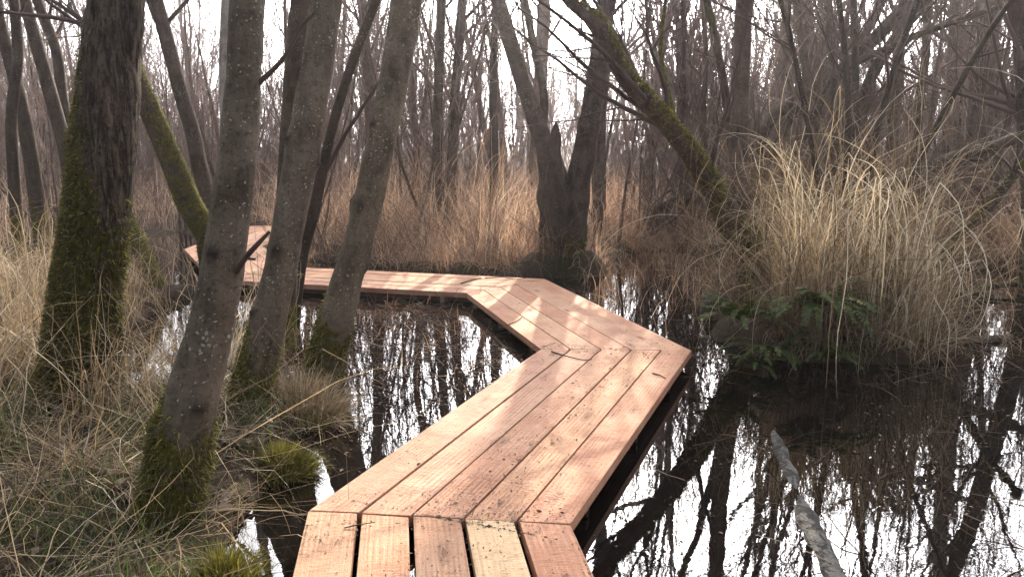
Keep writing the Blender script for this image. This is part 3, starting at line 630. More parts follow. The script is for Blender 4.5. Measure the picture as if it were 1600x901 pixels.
def log(name, label, pts, mat, seed, twigs=(), moss=None, cat='log', rough=.08, tufts=0, sides=16, n=60, crn=None):
    P, r = [], []
    for (u, v, wpx, yd) in pts:
        p, s = at(u, v, yd) if yd else (gp(u, v), 0)
        P.append(p); r.append(wpx/2*s/F)
    root = thing(name, label, cat, P[0]); org = np.array(root.location)
    mb, V, ms, D, PP, rr = trunk_mesh(P, r, sides, n, rough, seed, 0, moss, 0, 2, org)
    obj('trunk', mb.mesh('trunk', M[mat]), root)
    if tufts: obj('moss', moss_tufts(V, ms, D, tufts, seed=seed).mesh('moss', M['moss_hair']), root)
    tw = MB(); g = np.random.default_rng(seed)
    for tb in twigs:
        q = [at(u, v, yd) for (u, v, wpx, yd) in tb]; rr_ = [t[2]/2*s[1]/F for t, s in zip(tb, q)]
        Pq, rq, _ = resample([p[0]-org for p in q], rr_, 12); tw.tubes(Pq[None], rq[None], 6)
    if crn: crown(tw, PP[None], rr[None], g, **crn)
    if tw.n: obj('branch', tw.mesh('branch', M['twig']), root)
    return root
log('fallen_trunk', 'long fallen trunk slanting up to the right behind the tall grass', [(1270, 350, 15, 9.6), (1350, 305, 19, 9.7), (1430, 270, 20, 9.8), (1500, 243, 19, 9.9), (1570, 222, 18, 10), (1660, 180, 16, 10.1)], 'bark_dark', 101, moss=moss_up(.5), crn=dict(l1=8, l2=4, l3=3, t0=.3, ratio=.3, ang=1.0))
log('fallen_trunk', 'dark fallen stem dropping from the right edge into the water', [(1400, 452, 10, 8.2), (1450, 405, 11, 8.1), (1500, 368, 13, 8), (1550, 318, 14, 7.9), (1590, 268, 14, 7.8), (1660, 200, 14, 7.7)], 'bark_dark', 102, moss=moss_up(.9), tufts=700, crn=dict(l1=8, l2=5, l3=3, t0=.35, ratio=.4, ang=1.0, up=-.02))
log('floating_log', 'mossy log lying level on the water under the fallen stem', [(1436, 464, 11, 8.75), (1500, 458, 12, 8.9), (1560, 446, 10, 9.1), (1640, 440, 9, 9.2)], 'bark_dark', 103, moss=moss_up(.6))
log('floating_log', 'black log half sunk beside the right grass island', [(1460, 530, 14, 6.85), (1510, 532, 15, 6.8), (1580, 528, 12, 6.85)], 'bark_dark', 104)
log('floating_log', 'thin black branch floating nearest the right edge', [(1500, 556, 8, 6.4), (1545, 562, 10, 6.3), (1610, 566, 8, 6.25)], 'bark_dark', 105)
log('leaning_stub', 'short mossy stub leaning beside the right foot of the thickest trunk', [(190, 325, 14, 9.3), (204, 352, 20, 9.2), (222, 392, 26, 9.0), (238, 436, 30, 8.8), (256, 482, 30, 8.65), (264, 510, 30, 8.6)], 'bark_dark', 108, moss=moss_up(1.1), tufts=1500)
def logg(name, label, pts, mat, seed, **k):
    pp = []
    for (u, v, wpx, z) in pts:
        p = gp(u, v, z); pp.append((u, v, wpx, p[1]))
    return log(name, label, pp, mat, seed, **k)
logg('sunken_log', 'pale mottled log rising out of the water at lower right', [(1188, 640, 12, -.07), (1206, 675, 18, -.038), (1220, 712, 22, -.022), (1236, 752, 30, -.034), (1250, 790, 36, -.05), (1262, 820, 42, -.036), (1284, 870, 46, -.036), (1310, 930, 50, -.044)], 'bark_log', 106, rough=.26, sides=24, n=90,
    twigs=[[(1180, 690, 4, 4.55), (1195, 712, 4, 4.35), (1222, 716, 3, 4.3)], [(1190, 640, 4, 5.0), (1204, 655, 4, 4.9), (1218, 678, 3, 4.7)], [(1170, 702, 3, 4.4), (1300, 702, 3, 4.4), (1400, 690, 2, 4.5)]])
log('root_log', 'weathered grey dead log with curved roots leaning behind the glinting water', [(990, 372, 14, 13.6), (1012, 352, 24, 13.6), (1040, 328, 30, 13.6), (1066, 312, 22, 13.6), (1090, 298, 10, 13.6)], 'bark_dark', 107, rough=.2, sides=20,
    twigs=[[(975, 392, 5, 13.4), (1010, 345, 6, 13.5), (1040, 316, 5, 13.5), (1095, 296, 3, 13.5)], [(965, 395, 4, 13.3), (1010, 370, 5, 13.3), (1050, 345, 5, 13.3), (1085, 310, 3, 13.3)], [(1008, 345, 4, 13.4), (1025, 315, 4, 13.4), (1060, 290, 3, 13.4), (1078, 284, 2, 13.4)], [(1010, 340, 4, 13.7), (1018, 300, 3, 13.7), (1020, 270, 2, 13.7)]])

# ------------------------------------------------------------------ the thicket behind: prototypes, then copies
def proto(seed, h, r, stems, spread, lod):
    g = np.random.default_rng(seed); tm = MB(); cm = MB()
    st = np.zeros((stems, 3)); st[:, :2] = g.normal(size=(stems, 2))*.09*(stems > 1)
    dr = np.concatenate([g.normal(size=(stems, 2))*spread, np.ones((stems, 1))], 1)
    P, Rr = grow(st, dr, h*g.uniform(.7, 1.05, stems), r*g.uniform(.7, 1.1, stems), 14, .055, .03, g, .10)
    Rr[:, 0] *= 1.35
    tm.tubes(P, Rr, 8 if lod else 5)
    crown(cm, P, Rr, g, l1=lod[0], l2=lod[1], l3=lod[2], t0=.12, ang=.55, ratio=.27, sides=(4, 3, 3), rmin=lod[3], up=.16, wander=.12)
    return tm, cm
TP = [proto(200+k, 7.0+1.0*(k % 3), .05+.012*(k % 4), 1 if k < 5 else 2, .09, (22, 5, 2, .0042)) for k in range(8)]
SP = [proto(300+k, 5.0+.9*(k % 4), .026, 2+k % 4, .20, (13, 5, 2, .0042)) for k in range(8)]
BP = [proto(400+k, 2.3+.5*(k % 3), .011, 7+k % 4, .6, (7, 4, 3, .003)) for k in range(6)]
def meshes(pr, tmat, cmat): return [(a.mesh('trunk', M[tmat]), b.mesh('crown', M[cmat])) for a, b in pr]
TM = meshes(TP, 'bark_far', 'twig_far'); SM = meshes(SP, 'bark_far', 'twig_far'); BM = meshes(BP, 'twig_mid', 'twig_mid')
g = np.random.default_rng(55)
def zone(x, y):
    u = 800+F*x/(y*cp)
    side = 'left of the leaning trunks' if u < 330 else 'beyond the left leaning trunks' if u < 560 else 'behind the reed bank' if u < 830 else 'behind the forked stump' if u < 1120 else 'behind the right grass island' if u < 1420 else 'at the right edge'
    dist = 'near' if y < 19 else 'further' if y < 29 else 'farthest'
    return side, dist
LAB = {('bare_tree', 'near'): 'bare thin trunked tree in the nearer thicket {}', ('bare_tree', 'further'): 'bare slim tree half lost in the thicket {}', ('bare_tree', 'farthest'): 'faint bare tree deep in the hazy wood {}',
       ('sapling', 'near'): 'many stemmed sapling in the nearer thicket {}', ('sapling', 'further'): 'bare many stemmed sapling half lost in the thicket {}', ('sapling', 'farthest'): 'faint many stemmed sapling deep in the hazy wood {}',
       ('shrub', 'near'): 'low twiggy shrub among the reeds {}', ('shrub', 'further'): 'low brown shrub half lost in the thicket {}', ('shrub', 'farthest'): 'faint low shrub deep in the hazy wood {}'}
def scatter(name, cat, MM, n, y0, y1, power, mind, keep=None, x0=-99):
    pl = []; tries = 0
    while len(pl) < n and tries < n*90:
        tries += 1
        y = y0+(y1-y0)*g.uniform()**power; x = g.uniform(-1, 1)*(.70*y+.6)
        if x < x0: continue
        if y < bank_front(x)+.25 or near_deck(x, y, .25) or H(x, y) < .0 or abs(y-18) < .9 and .5 < x < 4.8: continue
        if -2.9 < x-(y-12)*math.tan(SUN_AZ) < 1.3 and y < 28 and g.uniform() < .62 and name != 'shrub': continue
        if name == 'shrub' and -4.5 < x < 2.2 and (y < 14.8 or g.uniform() < .55): continue      # the sunny gap the light falls through
        if any((x-a)**2+(y-b)**2 < (mind*(1+.02*y))**2 for a, b in pl): continue
        pl.append((x, y))
    for x, y in pl:
        me1, me2 = MM[int(g.integers(len(MM)))]
        side, dist = zone(x, y)
        s = g.uniform(.75, 1.25)
        t = thing(name, LAB[(name, dist)].format(side), cat, (x, y, H(x, y)-.04), f'{name.replace("_", " ")}s {dist} {side}')
        t.rotation_euler = (g.normal()*.05, g.normal()*.05, g.uniform(0, 6.28)); t.scale = (s, s, s*g.uniform(.9, 1.15))
        obj('trunk', me1, t); obj('crown', me2, t)
scatter('bare_tree', 'tree', TM, 12, 10.5, 16, 1, .8, x0=3.0)
scatter('bare_tree', 'tree', TM, 120, 13.5, 48, .8, .9)
scatter('sapling', 'sapling', SM, 275, 12.0, 44, .85, .5)
scatter('shrub', 'shrub', BM, 210, 11.2, 32, .9, .42)
# a wood farther off that reads as one mass
mb = MB(); gg = np.random.default_rng(77)
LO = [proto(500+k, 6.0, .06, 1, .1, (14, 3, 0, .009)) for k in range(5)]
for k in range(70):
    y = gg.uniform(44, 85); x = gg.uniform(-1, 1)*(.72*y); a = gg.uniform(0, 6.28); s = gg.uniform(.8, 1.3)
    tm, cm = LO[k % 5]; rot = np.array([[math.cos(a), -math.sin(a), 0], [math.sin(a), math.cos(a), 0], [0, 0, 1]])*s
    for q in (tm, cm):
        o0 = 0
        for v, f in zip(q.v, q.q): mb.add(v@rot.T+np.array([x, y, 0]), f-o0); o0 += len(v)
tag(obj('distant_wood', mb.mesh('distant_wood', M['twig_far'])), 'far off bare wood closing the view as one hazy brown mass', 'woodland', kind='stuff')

# ------------------------------------------------------------------ grasses
def blades(mb, base, length, az, th0, droop, width, g, segs=6, kink=.25, tone=None, pw=1.4):
    B = len(base); t = np.linspace(0, 1, segs+1)
    th = th0[:, None]+droop[:, None]*(t[None]**pw)
    kk = g.uniform(size=B) < kink; kt = g.uniform(.3, .9, B); th = th+np.where(kk[:, None] & (t[None] > kt[:, None]), g.uniform(.5, 1.7, B)[:, None], 0)
    th = th+np.cumsum(g.normal(size=(B, segs+1))*(.42/segs**.5)*g.uniform(.3, 1.5, (B, 1)), 1)
    azs = az[:, None]+np.cumsum(g.normal(size=(B, segs+1))*.17, 1)
    step = (length/segs)[:, None]
    dx = np.sin(th)*np.cos(azs)*step; dy = np.sin(th)*np.sin(azs)*step; dz = np.cos(th)*step
    P = np.zeros((B, segs+1, 3)); P[:, 1:, 0] = np.cumsum(dx[:, :-1], 1); P[:, 1:, 1] = np.cumsum(dy[:, :-1], 1); P[:, 1:, 2] = np.cumsum(dz[:, :-1], 1)
    P += base[:, None]
    tw = az+np.pi/2+g.normal(size=B)*.9; sd = np.stack([np.cos(tw), np.sin(tw), .25*g.normal(size=B)], -1)[:, None]
    wd = (width[:, None]*np.clip(1.15-t[None], .12, 1)**.8)[..., None]/2
    V = np.stack([P-sd*wd, P+sd*wd], 2)
    b = (np.arange(B)*(segs+1)*2)[:, None]; k = np.arange(segs)[None]
    q = np.stack([b+k*2, b+k*2+1, b+k*2+3, b+k*2+2], -1)
    if tone is None: tone = np.clip(g.normal(.55, .24, B), 0, 1)
    mb.add(V, q, rnd=np.repeat(tone, (segs+1)*2))
def field(n, xr, yr, g, ok, clump=0, csd=.12):
    out_ = np.zeros((0, 2))
    while len(out_) < n:
        m = n*3
        if clump:
            c_ = np.stack([g.uniform(*xr, clump), g.uniform(*yr, clump)], -1); p = c_[g.integers(clump, size=m)]+g.normal(size=(m, 2))*csd
        else: p = np.stack([g.uniform(*xr, m), g.uniform(*yr, m)], -1)
        p = p[ok(p[:, 0], p[:, 1])]; out_ = np.concatenate([out_, p])
    p = out_[:n]; return np.stack([p[:, 0], p[:, 1], height(p[:, 0], p[:, 1])-.02], -1)
g = np.random.default_rng(91)
U = g.uniform
def clumps(n, ncl, xr, yr, ok, csd, g, lean=.35, azsd=.9, hsd=.3):
    c_ = field(ncl, xr, yr, g, ok)[:, :2]; cid = np.zeros(0, int); pts = np.zeros((0, 2)); wt = g.uniform(.3, 1.7, ncl); wt /= wt.sum(); cs = csd*g.uniform(.5, 1.5, ncl)
    while len(pts) < n:
        i = g.choice(ncl, n*2, p=wt); p = c_[i]+g.normal(size=(n*2, 2))*cs[i][:, None]; k = ok(p[:, 0], p[:, 1]); pts = np.concatenate([pts, p[k]]); cid = np.concatenate([cid, i[k]])
    pts = pts[:n]; cid = cid[:n]
    caz = g.uniform(0, 6.28, ncl)[cid]; cln = np.abs(g.normal(size=ncl)*lean)[cid]; ch = np.clip(1+hsd*g.normal(size=ncl), .4, 1.7)[cid]; ct = g.normal(size=ncl)[cid]*.13
    return np.stack([pts[:, 0], pts[:, 1], height(pts[:, 0], pts[:, 1])-.02], -1), caz+g.normal(size=n)*azsd, cln, ch, ct
def clump_blades(mb, n, ncl, xr, yr, ok, csd, g, ln, th, dr, wd, segs=7, kink=.3, tone=.5, pw=1.4, **k):
    b, az, cl, ch, ct = clumps(n, ncl, xr, yr, ok, csd, g, **k)
    L_ = (ln(b) if callable(ln) else U(*ln, n))*ch
    blades(mb, b, L_, az, U(*th, n)+cl*U(.4, 1.2, n), U(*dr, n), U(*wd, n), g, segs, kink, np.clip(tone+ct+g.normal(size=n)*.2, 0, 1), pw)
def stuff(name, mb, mat, label): tag(obj(name, mb.mesh(name, M[mat], True)), label, 'grass', kind='stuff')
# left bank: dry tangled grass
okl = lambda x, y: (height(x, y) > .0) & (y < 9.8) & ~near_deck(x, y, .08)
mb = MB()
def ll(b): return np.clip(.15+.5*U(size=len(b))**1.4, 0, 1)*np.where(b[:, 0] > -1.75, .65, 1.0)*np.where((b[:, 0] > -2.0) & (b[:, 1] < 4.9), .72, 1)*np.where((b[:, 0] > -2.7) & (b[:, 1] > 4.2), .7, 1)
clump_blades(mb, 9000, 170, (-4.8, -1.0), (2.0, 9.6), okl, .08, g, ll, (.03, .8), (.4, 2.5), (.003, .008), 8, .5, .22, lean=.7, azsd=1.3, hsd=.45)
clump_blades(mb, 2600, 60, (-5, -1.9), (3.2, 9.5), okl, .07, g, (.5, 1.1), (.0, .3), (.4, 2.4), (.004, .010), 10, .5, .55, azsd=1.3, pw=2)
okc = lambda x, y: (height(x, y) > -.36) & (x < -2.1) & (x > -4.0) & (y > 5.4) & (y < 9.3) & ~near_deck(x, y, .1)
clump_blades(mb, 380, 30, (-4, -2.1), (5.4, 9.3), okc, .07, g, (.35, .9), (.0, .4), (.4, 2.4), (.004, .009), 9, .5, .5)
clump_blades(mb, 1100, 24, (-6.5, -2.9), (4.6, 9.5), okl, .09, g, (.8, 1.5), (.05, .4), (1.3, 2.6), (.006, .013), 10, .2, .62, azsd=.7)
clump_blades(mb, 2200, 70, (-3.2, -1.3), (2.0, 5.0), okl, .12, g, (.3, 1.0), (.7, 1.4), (.2, .9), (.003, .007), 7, .5, .6, azsd=1.5)
stuff('dry_grass', mb, 'straw', 'dry tangled straw coloured grass covering the left bank')
mb = MB()
n = 2600; b = field(n, (-2.2, -1.0), (2.2, 4.9), g, okl, 60, .10)
blades(mb, b, U(.05, .22, n), U(0, 6.28, n), U(.1, .8, n), U(.3, 1.5, n), U(.002, .005, n), g, 4)
n = 1900; b = field(n, (-4.5, -1.3), (2.0, 5.0), g, okl, 50, .12)
blades(mb, b, U(.1, .4, n), U(0, 6.28, n), U(.1, .8, n), U(.6, 1.9, n), U(.003, .008, n), g, 5)
stuff('green_grass', mb, 'green_grass', 'low green grass growing at the foot of the left trunks')
# reed bank behind the boardwalk
okb = lambda x, y: (height(x, y) > -.06) & (y > bank_front(x)-.12) & ~near_deck(x, y, .06)
mb = MB()
def lb(b): return (.25+.95*np.clip((b[:, 1]-bank_front(b[:, 0]))/2.4, 0, 1))*U(.55, 1.25, len(b))
clump_blades(mb, 15000, 230, (-4.2, 2.6), (9.7, 15.5), okb, .15, g, lb, (.02, .8), (.4, 2.6), (.004, .010), 8, .55, .60, lean=.9, hsd=.5, azsd=1.4)
clump_blades(mb, 1500, 60, (-4.2, 2.2), (10.4, 15.5), okb, .12, g, (.9, 1.7), (.0, .3), (.8, 2.8), (.006, .012), 12, .45, .72, lean=.3, pw=3)
clump_blades(mb, 8000, 130, (2.0, 9.5), (9.5, 16), okb, .17, g, (.35, 1.3), (.02, .5), (.3, 2.2), (.004, .009), 7, .35, .5, lean=.45)
stuff('reeds', mb, 'straw_back', 'pinkish tan dead reeds on the bank behind the boardwalk')
mb = MB()
okf = lambda x, y: (height(x, y) > -.05) & (y > bank_front(x)+1.0) & ~near_deck(x, y, .06) & (np.abs(x) < .72*y+1)
n = 30000; b = field(n, (-28, 28), (13, 38), g, okf, 900, .3)
blades(mb, b, U(.5, 1.45, n), U(0, 6.28, n), U(.02, .5, n), U(.2, 1.6, n), U(.008, .016, n), g, 5)
stuff('far_reeds', mb, 'straw_far', 'hazy dead reeds filling the floor of the far thicket')
mb = MB()
n = 3600; b = field(n, (-5, 9.5), (9.8, 17), g, okb, 260, .3)
P, Rr = grow(b, np.stack([g.normal(size=n)*.7, g.normal(size=n)*.7, np.ones(n)], -1), U(.5, 1.7, n), U(.002, .005, n), 7, .16, -.03, g, .4)
mb.tubes(P, Rr, 3, rnd=np.clip(g.normal(.5, .25, n), 0, 1))
n = 3000; b = field(n, (-22, 22), (14, 32), g, okf, 400, .4)
P, Rr = grow(b, np.stack([g.normal(size=n)*.7, g.normal(size=n)*.7, np.ones(n)], -1), U(.7, 2.2, n), U(.004, .007, n), 6, .16, -.02, g, .4)
mb.tubes(P, Rr, 3, rnd=np.clip(g.normal(.5, .25, n), 0, 1))
stuff('brambles', mb, 'bramble', 'brown leafless bramble stems tangled through the reeds')
# right island: long weeping grass
def oki(x, y): return (x > .338*y) & (height(x, y) > .0) & (np.hypot((x-2.6)/1.25, (y-6.85)/1.35) < 1) & (y > 5.5)
def oki2(x, y): return (height(x, y) > -.05) & (np.hypot((x-3.5)/1.5, (y-8.7)/1.5) < 1)
mb = MB()
clump_blades(mb, 1700, 30, (1.95, 3.9), (6.2, 8.0), oki, .08, g, (.4, 1.4), (.0, .45), (.6, 2.8), (.003, .009), 11, .5, .45, azsd=1.3, hsd=.45, pw=2.2)
clump_blades(mb, 300, 40, (2.15, 3.9), (6.1, 7.9), oki, .10, g, (.7, 1.75), (.0, .3), (2.2, 3.3), (.006, .012), 18, .7, .72, azsd=1.6, hsd=.3, lean=.2, pw=2.6)
clump_blades(mb, 520, 46, (2.2, 3.9), (6.0, 7.4), oki, .09, g, (1.2, 2.5), (.0, .2), (2.4, 3.3), (.006, .012), 20, .7, .74, azsd=1.3, hsd=.2, lean=.12, pw=2.2)
clump_blades(mb, 560, 44, (2.3, 5.0), (7.2, 9.9), oki2, .10, g, (1.1, 2.4), (.0, .16), (2.0, 3.3), (.006, .012), 18, .5, .58, azsd=1.0, hsd=.28, lean=.16, pw=3)
clump_blades(mb, 1900, 34, (2.0, 5.2), (7.2, 10.2), oki2, .12, g, (.4, 1.5), (.0, .45), (.5, 2.6), (.004, .009), 10, .5, .42, azsd=1.3, hsd=.4, pw=2.2)
n = 700; b = field(n, (2.5, 3.9), (5.6, 7.4), g, oki, 40, .1); az = np.arctan2(b[:, 1]-6.9, b[:, 0]-2.6)+g.normal(size=n)*.6
blades(mb, b, U(.3, 1.0, n), az, U(.4, 1.2, n), U(.8, 1.6, n), U(.003, .008, n), g, 8, .2)
oke = lambda x, y: (height(x, y) > -.04) & (x < 4.3)
clump_blades(mb, 2400, 90, (1.5, 4.2), (5.3, 8.2), oke, .09, g, (.12, .5), (.4, 1.2), (.6, 1.9), (.003, .007), 6, .3, .3)
n = 2200; b = field(n, (1.9, 5.0), (6.2, 10), g, lambda x, y: oki(x, y) | oki2(x, y), 40, .2)
P, Rr = grow(b, np.stack([g.normal(size=n)*.5, g.normal(size=n)*.5, np.ones(n)], -1), U(.5, 2.1, n), U(.0015, .004, n), 9, .2, -.02, g, .4)
mb.tubes(P, Rr, 3, rnd=np.clip(g.normal(.25, .2, n), 0, 1))
stuff('weeping_grass', mb, 'straw', 'long pale weeping grass drooping over the right island')
# sparse stems standing in or lying on the water
mb = MB()
okw = lambda x, y: (height(x, y) < -.05) & ~near_deck(x, y, .05)
n = 420; b = field(n, (1.0, 3.0), (8.2, 12.5), g, okw, 60, .2); b[:, 2] = -.03
blades(mb, b, U(.15, .7, n), U(0, 6.28, n), U(0, .8, n), U(.2, 2.2, n), U(.003, .007, n), g, 7, .5)
n = 340; b = field(n, (-2.3, -.3), (5.6, 8.6), g, okw, 60, .2); b[:, 2] = -.02
blades(mb, b, U(.08, .35, n), U(0, 6.28, n), U(.3, 1.3, n), U(.2, 1.6, n), U(.003, .006, n), g, 6, .5, tone=np.clip(g.normal(.35, .25, n), 0, 1))
n = 260; b = field(n, (3.3, 6.5), (5, 10), g, okw, 50, .2); b[:, 2] = -.02
blades(mb, b, U(.1, .6, n), U(0, 6.28, n), U(.2, 1.2, n), U(.2, 2, n), U(.003, .006, n), g, 6, .5)
stuff('water_stems', mb, 'straw_back', 'sparse dead stems poking out of the still water')
# floating debris
def litter(mb, p, size, g, tilt=.12):
    n = len(p); a = U(0, 6.28, n); l = size; w_ = size*U(.25, .6, n)
    d = np.stack([np.cos(a), np.sin(a), g.normal(size=n)*tilt], -1); s_ = np.stack([-np.sin(a), np.cos(a), g.normal(size=n)*tilt], -1)
    up = np.array([0, 0, 1.])
    v = np.stack([p-d*l[:, None]/2, p+s_*w_[:, None]/2+up*(size*.12)[:, None], p+d*l[:, None]/2, p-s_*w_[:, None]/2+up*(size*.08)[:, None]], 1)
    mb.add(v, (np.arange(n)*4)[:, None]+np.array([[0, 1, 2, 3]]), rnd=np.repeat(np.clip(g.normal(.5, .3, n), 0, 1), 4))
mb = MB()
def wpts(n, xr, yr, cl, sd):
    b = field(n, xr, yr, g, okw, cl, sd); b[:, 2] = .004; return b
n = 1500; litter(mb, wpts(n, (-2.2, .2), (4.2, 8.8), 110, .16), U(.008, .04, n), g)
n = 420; litter(mb, wpts(n, (.8, 2.4), (7.5, 12), 50, .2), U(.01, .035, n), g)
n = 1200; litter(mb, wpts(n, (.6, 5.5), (2.6, 6.5), 80, .22), U(.006, .026, n), g)
n = 300; litter(mb, wpts(n, (3.5, 7), (5.5, 10), 40, .25), U(.01, .04, n), g)
n = 480; b = wpts(n, (-2.2, .2), (4.6, 8.8), 60, .22)
P, Rr = grow(b, np.stack([g.normal(size=n), g.normal(size=n), np.abs(g.normal(size=n))*.12], -1), U(.08, .4, n), U(.0015, .0035, n), 6, .18, -.01, g, .4); P[..., 2] = np.maximum(P[..., 2], .001)
mb.tubes(P, Rr, 3, rnd=U(.1, .8, n))
n = 200; b = wpts(n, (1.0, 5.5), (3, 9), 50, .2)
P, Rr = grow(b, np.stack([g.normal(size=n), g.normal(size=n), np.abs(g.normal(size=n))*.12], -1), U(.1, .5, n), U(.0015, .004, n), 6, .18, -.01, g, .4); P[..., 2] = np.maximum(P[..., 2], .001)
mb.tubes(P, Rr, 3, rnd=U(.3, 1, n))
tag(obj('floating_debris', mb.mesh('floating_debris', M['dead_leaf'])), 'bits of leaf and twig floating on the pond', 'debris', kind='stuff')
mb = MB(); n = 1500; b = field(n, (-3.6, -1.0), (2.3, 6), g, okl, 120, .15); b[:, 2] += .03
litter(mb, b, U(.015, .055, n), g, .4)
n = 260; b = field(n, (-1.75, -1.15), (3.2, 4.4), g, okl, 14, .07); b[:, 2] += .035
litter(mb, b, U(.03, .10, n), g, .4)
tag(obj('leaf_litter', mb.mesh('leaf_litter', M['dead_leaf'])), 'dead brown leaves lying on the left bank', 'leaves', kind='stuff')

# ------------------------------------------------------------------ moss tussocks, ferns
def tussock(label, u, v, r, hgt, seed, mat='moss_hair', nb=3500, ln=(.04, .12)):
    p = gp(u, v, .06); g = np.random.default_rng(seed)
    t = thing('moss_tussock', label, 'moss', (p[0], p[1], H(p[0], p[1])-.02))
    ph, th_ = np.meshgrid(np.linspace(0, np.pi/2, 12), np.arange(28)*2*np.pi/28, indexing='ij')
    D = np.stack([np.sin(ph)*np.cos(th_), np.sin(ph)*np.sin(th_), np.cos(ph)], -1)
    V = D*np.array([r, r*.8, hgt])*(1+.18*vnoise(D*2.5+seed)+.08*vnoise(D*7+seed))[..., None]
    mb = MB(); i, k = np.meshgrid(np.arange(11), np.arange(28), indexing='ij'); k2 = (k+1) % 28
    mb.add(V, np.stack([i*28+k, (i+1)*28+k, (i+1)*28+k2, i*28+k2], -1), moss=np.ones(V.shape[:2])); obj('mound', mb.mesh('mound', M['bark_dark']), t)
    mb = MB(); a, b = g.integers(1, 11, nb), g.integers(28, size=nb)
    az = np.arctan2(D[a, b, 1], D[a, b, 0])+g.normal(size=nb)*.3
    blades(mb, V[a, b]+g.normal(size=(nb, 3))*.012, U(*ln, nb), az, ph[a, b]*.8+U(-.2, .3, nb), U(.2, 1.2, nb), U(.002, .005, nb), g, 4, .05)
    obj('hair', mb.mesh('hair', M[mat]), t)
tussock('bright yellow green moss tussock overhanging the dark water at left', 434, 722, .19, .11, 1, 'moss_hair', 4500, (.04, .12))
tussock('dull green moss patch at the foot of the nearest trunk', 345, 880, .2, .10, 2)
tussock('grassy tussock between the spotted trunks by the pond', 470, 640, .25, .12, 3, 'straw', 2500, (.1, .3))
def frond(mb, L_, az, th0, droop, g, npair=24, wmax=.07):
    N_ = 26; t = np.linspace(0, 1, N_); th = th0+droop*t**1.3
    r = np.cumsum(np.sin(th))*L_/N_; z = np.cumsum(np.cos(th))*L_/N_
    P = np.stack([r*np.cos(az), r*np.sin(az), z], -1); P -= P[0]
    mb.tubes(P[None], np.linspace(.003, .001, N_)[None], 4, rnd=[.25])
    T = norm(np.gradient(P, axis=0)); S_ = np.array([-np.sin(az), np.cos(az), 0]); Nn = np.cross(T, S_)
    for k in range(npair):
        f = .12+.86*k/npair; i = int(f*(N_-1)); ln = wmax*min(1, (f-.05)*5)*(1.04-f)**.55*g.uniform(.85, 1.1)
        for s in (-1, 1):
            d = norm(S_*s+T[i]*.35+Nn[i]*g.normal()*.12-np.array([0, 0, .15])); wv = T[i]*L_/npair*.42
            p = P[i]; v = [p-wv*.8, p+d*ln*.5-wv, p+d*ln, p+d*ln*.5+wv*.8, p+wv*.8]
            mb.add(v, [[0, 1, 3, 4]], [[1, 2, 3]], rnd=np.full(5, np.clip(g.normal(.5, .22), 0, 1)))
def fern(label, u, v, Yd, nfr, L_, seed, dirs=(0, 6.28), th=(.3, .9), droop=(.8, 1.8), z=None):
    p, _ = at(u, v, Yd); g = np.random.default_rng(seed)
    t = thing('fern', label, 'fern', p if z is None else (p[0], p[1], z), 'sword ferns on the right island')
    for k in range(nfr):
        mb = MB(); frond(mb, L_*g.uniform(.7, 1.15), dirs[0]+(dirs[1]-dirs[0])*(k+g.uniform(0, .7))/nfr, g.uniform(*th), g.uniform(*droop), g, wmax=.075*L_/.6)
        obj('frond', mb.mesh('frond', M['fern_green'], False), t)
PI = math.pi
fern('fern with yellowish fronds at the left tip of the right island', 1155, 500, 6.35, 18, .56, 1, (-PI*1.25, PI*.1), (.5, 1.1), (.7, 1.6))
fern('dark fern hanging over the black water in the middle of the island front', 1206, 548, 6.1, 15, .48, 2, (-PI*1.1, .1), (.7, 1.2), (.8, 1.6))
fern('large green fern with long fronds drooping right on the island', 1268, 488, 6.1, 22, .68, 3, (-PI*.9, PI*.2), (.35, .9), (1.4, 2.3))
fern('small grey green fern growing on the mossy leaning trunk', 1172, 392, 7.55, 12, .40, 4, (-PI, .3), (.5, 1.1), (.9, 1.8))
fern('low fern touching the water right of the large fern', 1292, 560, 5.9, 11, .38, 5, (-PI*.9, .2), (.6, 1.1), (.9, 1.6))
fern('short fern low at the waterline left of the large fern', 1182, 572, 5.9, 10, .34, 6, (-PI*1.05, .1), (.6, 1.1), (.9, 1.6))

# ------------------------------------------------------------------ small things on the planks
def twig(label, pts, wpx, seed):
    P = [gp(u, v, DECK+.006+.006*(k % 2)) for k, (u, v) in enumerate(pts)]; o = P[0]
    P, r, _ = resample([p-o for p in P], [wpx/2*o[1]/F]*len(P), 12); r = r*np.linspace(1, .5, 12)
    mb = MB(); mb.tubes(P[None], r[None], 6)
    tag(obj('twig', mb.mesh('twig', M['twig']), None, Vector(o)), label, 'twig', 'small twigs fallen on the boardwalk')
twig('thin dark twig lying across the inner bend of the boardwalk', [(862, 549), (885, 556), (912, 562), (925, 561)], 2.4, 1)
twig('curved twig on the far corner of the boardwalk', [(720, 443), (735, 438), (752, 434)], 2.6, 2)
twig('pale twig sticking over the inner edge of the boardwalk', [(792, 508), (806, 502), (816, 495)], 2.4, 3)
twig('long thin twig along the far edge past the corner', [(758, 434), (785, 433), (805, 436), (822, 434)], 1.6, 4)
twig('thin twig across the first gap of the nearest planks', [(538, 824), (560, 819), (586, 815)], 2.6, 5)
twig('short twig near the right edge of the middle stretch', [(1020, 583), (1032, 586), (1040, 591)], 2.6, 6)
mb = MB(); n = 1500
segs = [(CL[0]*.25+CL[1]*.75, CL[1], 600), (CL[1], CL[2], 1100), (CL[2], CL[3], 350)]
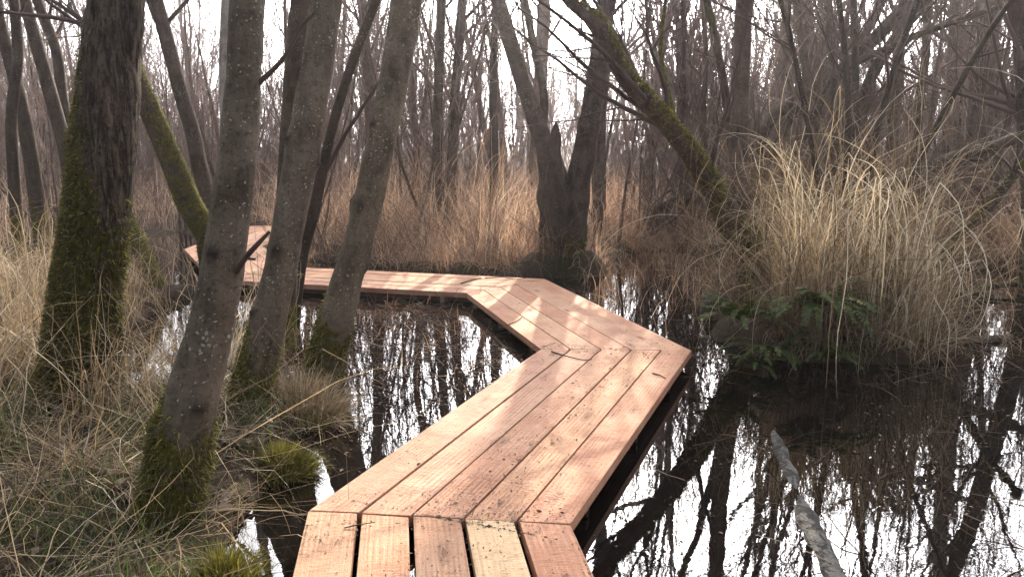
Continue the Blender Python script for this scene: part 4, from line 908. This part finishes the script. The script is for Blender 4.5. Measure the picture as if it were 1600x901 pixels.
for a, b_, cnt in segs:
    cnt = int(cnt*2.2); d = norm(b_-a); nn = np.array([d[1], -d[0]]); cl = np.stack([np.concatenate([U(0, 1, 40), U(-.02, .06, 14), U(.94, 1.02, 14)]), U(-.5, .5, 68)], -1); q = cl[g.integers(68, size=cnt)]+g.normal(size=(cnt, 2))*np.array([.045, .08])
    q[:, 1] = np.clip(q[:, 1], -.49, .49); q[:, 0] = np.clip(q[:, 0], 0, 1)
    p = np.concatenate([a+d*(q[:, :1]*np.linalg.norm(b_-a))+nn*q[:, 1:]*W, np.full((cnt, 1), DECK+.004)], 1)
    litter(mb, p, U(.004, .016, cnt)*np.where(U(size=cnt) < .04, 2.2, 1), g, .3)
tag(obj('wood_crumbs', mb.mesh('wood_crumbs', M['dead_leaf'])), 'crumbs of bark and sawdust strewn over the planks', 'sawdust', kind='stuff')
mb = MB(); litter(mb, np.array([gp(797, 711, DECK+.006)])*0, np.array([.035]), g, .3)
tag(obj('dead_leaf', mb.mesh('dead_leaf', M['dead_leaf']), None, Vector(gp(797, 711, DECK+.006))), 'small curled brown leaf lying on the middle planks', 'leaf')

# ------------------------------------------------------------------ the air: thin haze volume added mostly to stand in for lens veiling glare
if HAZE:
    N = NT('haze'); v = N.n('ShaderNodeVolumePrincipled'); v.inputs['Density'].default_value = HAZE; v.inputs['Color'].default_value = (.96, .91, .95, 1); v.inputs['Anisotropy'].default_value = .75
    N.l(v.outputs[0], N.out.inputs['Volume'])
    mb = MB(); x0, x1, y0, y1, z0, z1 = -610., 610., -310., 910., -1.6, 14.5
    mb.add([(x0, y0, z0), (x1, y0, z0), (x1, y1, z0), (x0, y1, z0), (x0, y0, z1), (x1, y0, z1), (x1, y1, z1), (x0, y1, z1)], [[3, 2, 1, 0], [4, 5, 6, 7], [0, 1, 5, 4], [1, 2, 6, 5], [2, 3, 7, 6], [3, 0, 4, 7]])
    tag(obj('haze', mb.mesh('haze', N.m, False)), 'thin pale haze added between the trees, mostly in place of lens glare', 'haze', kind='stuff')
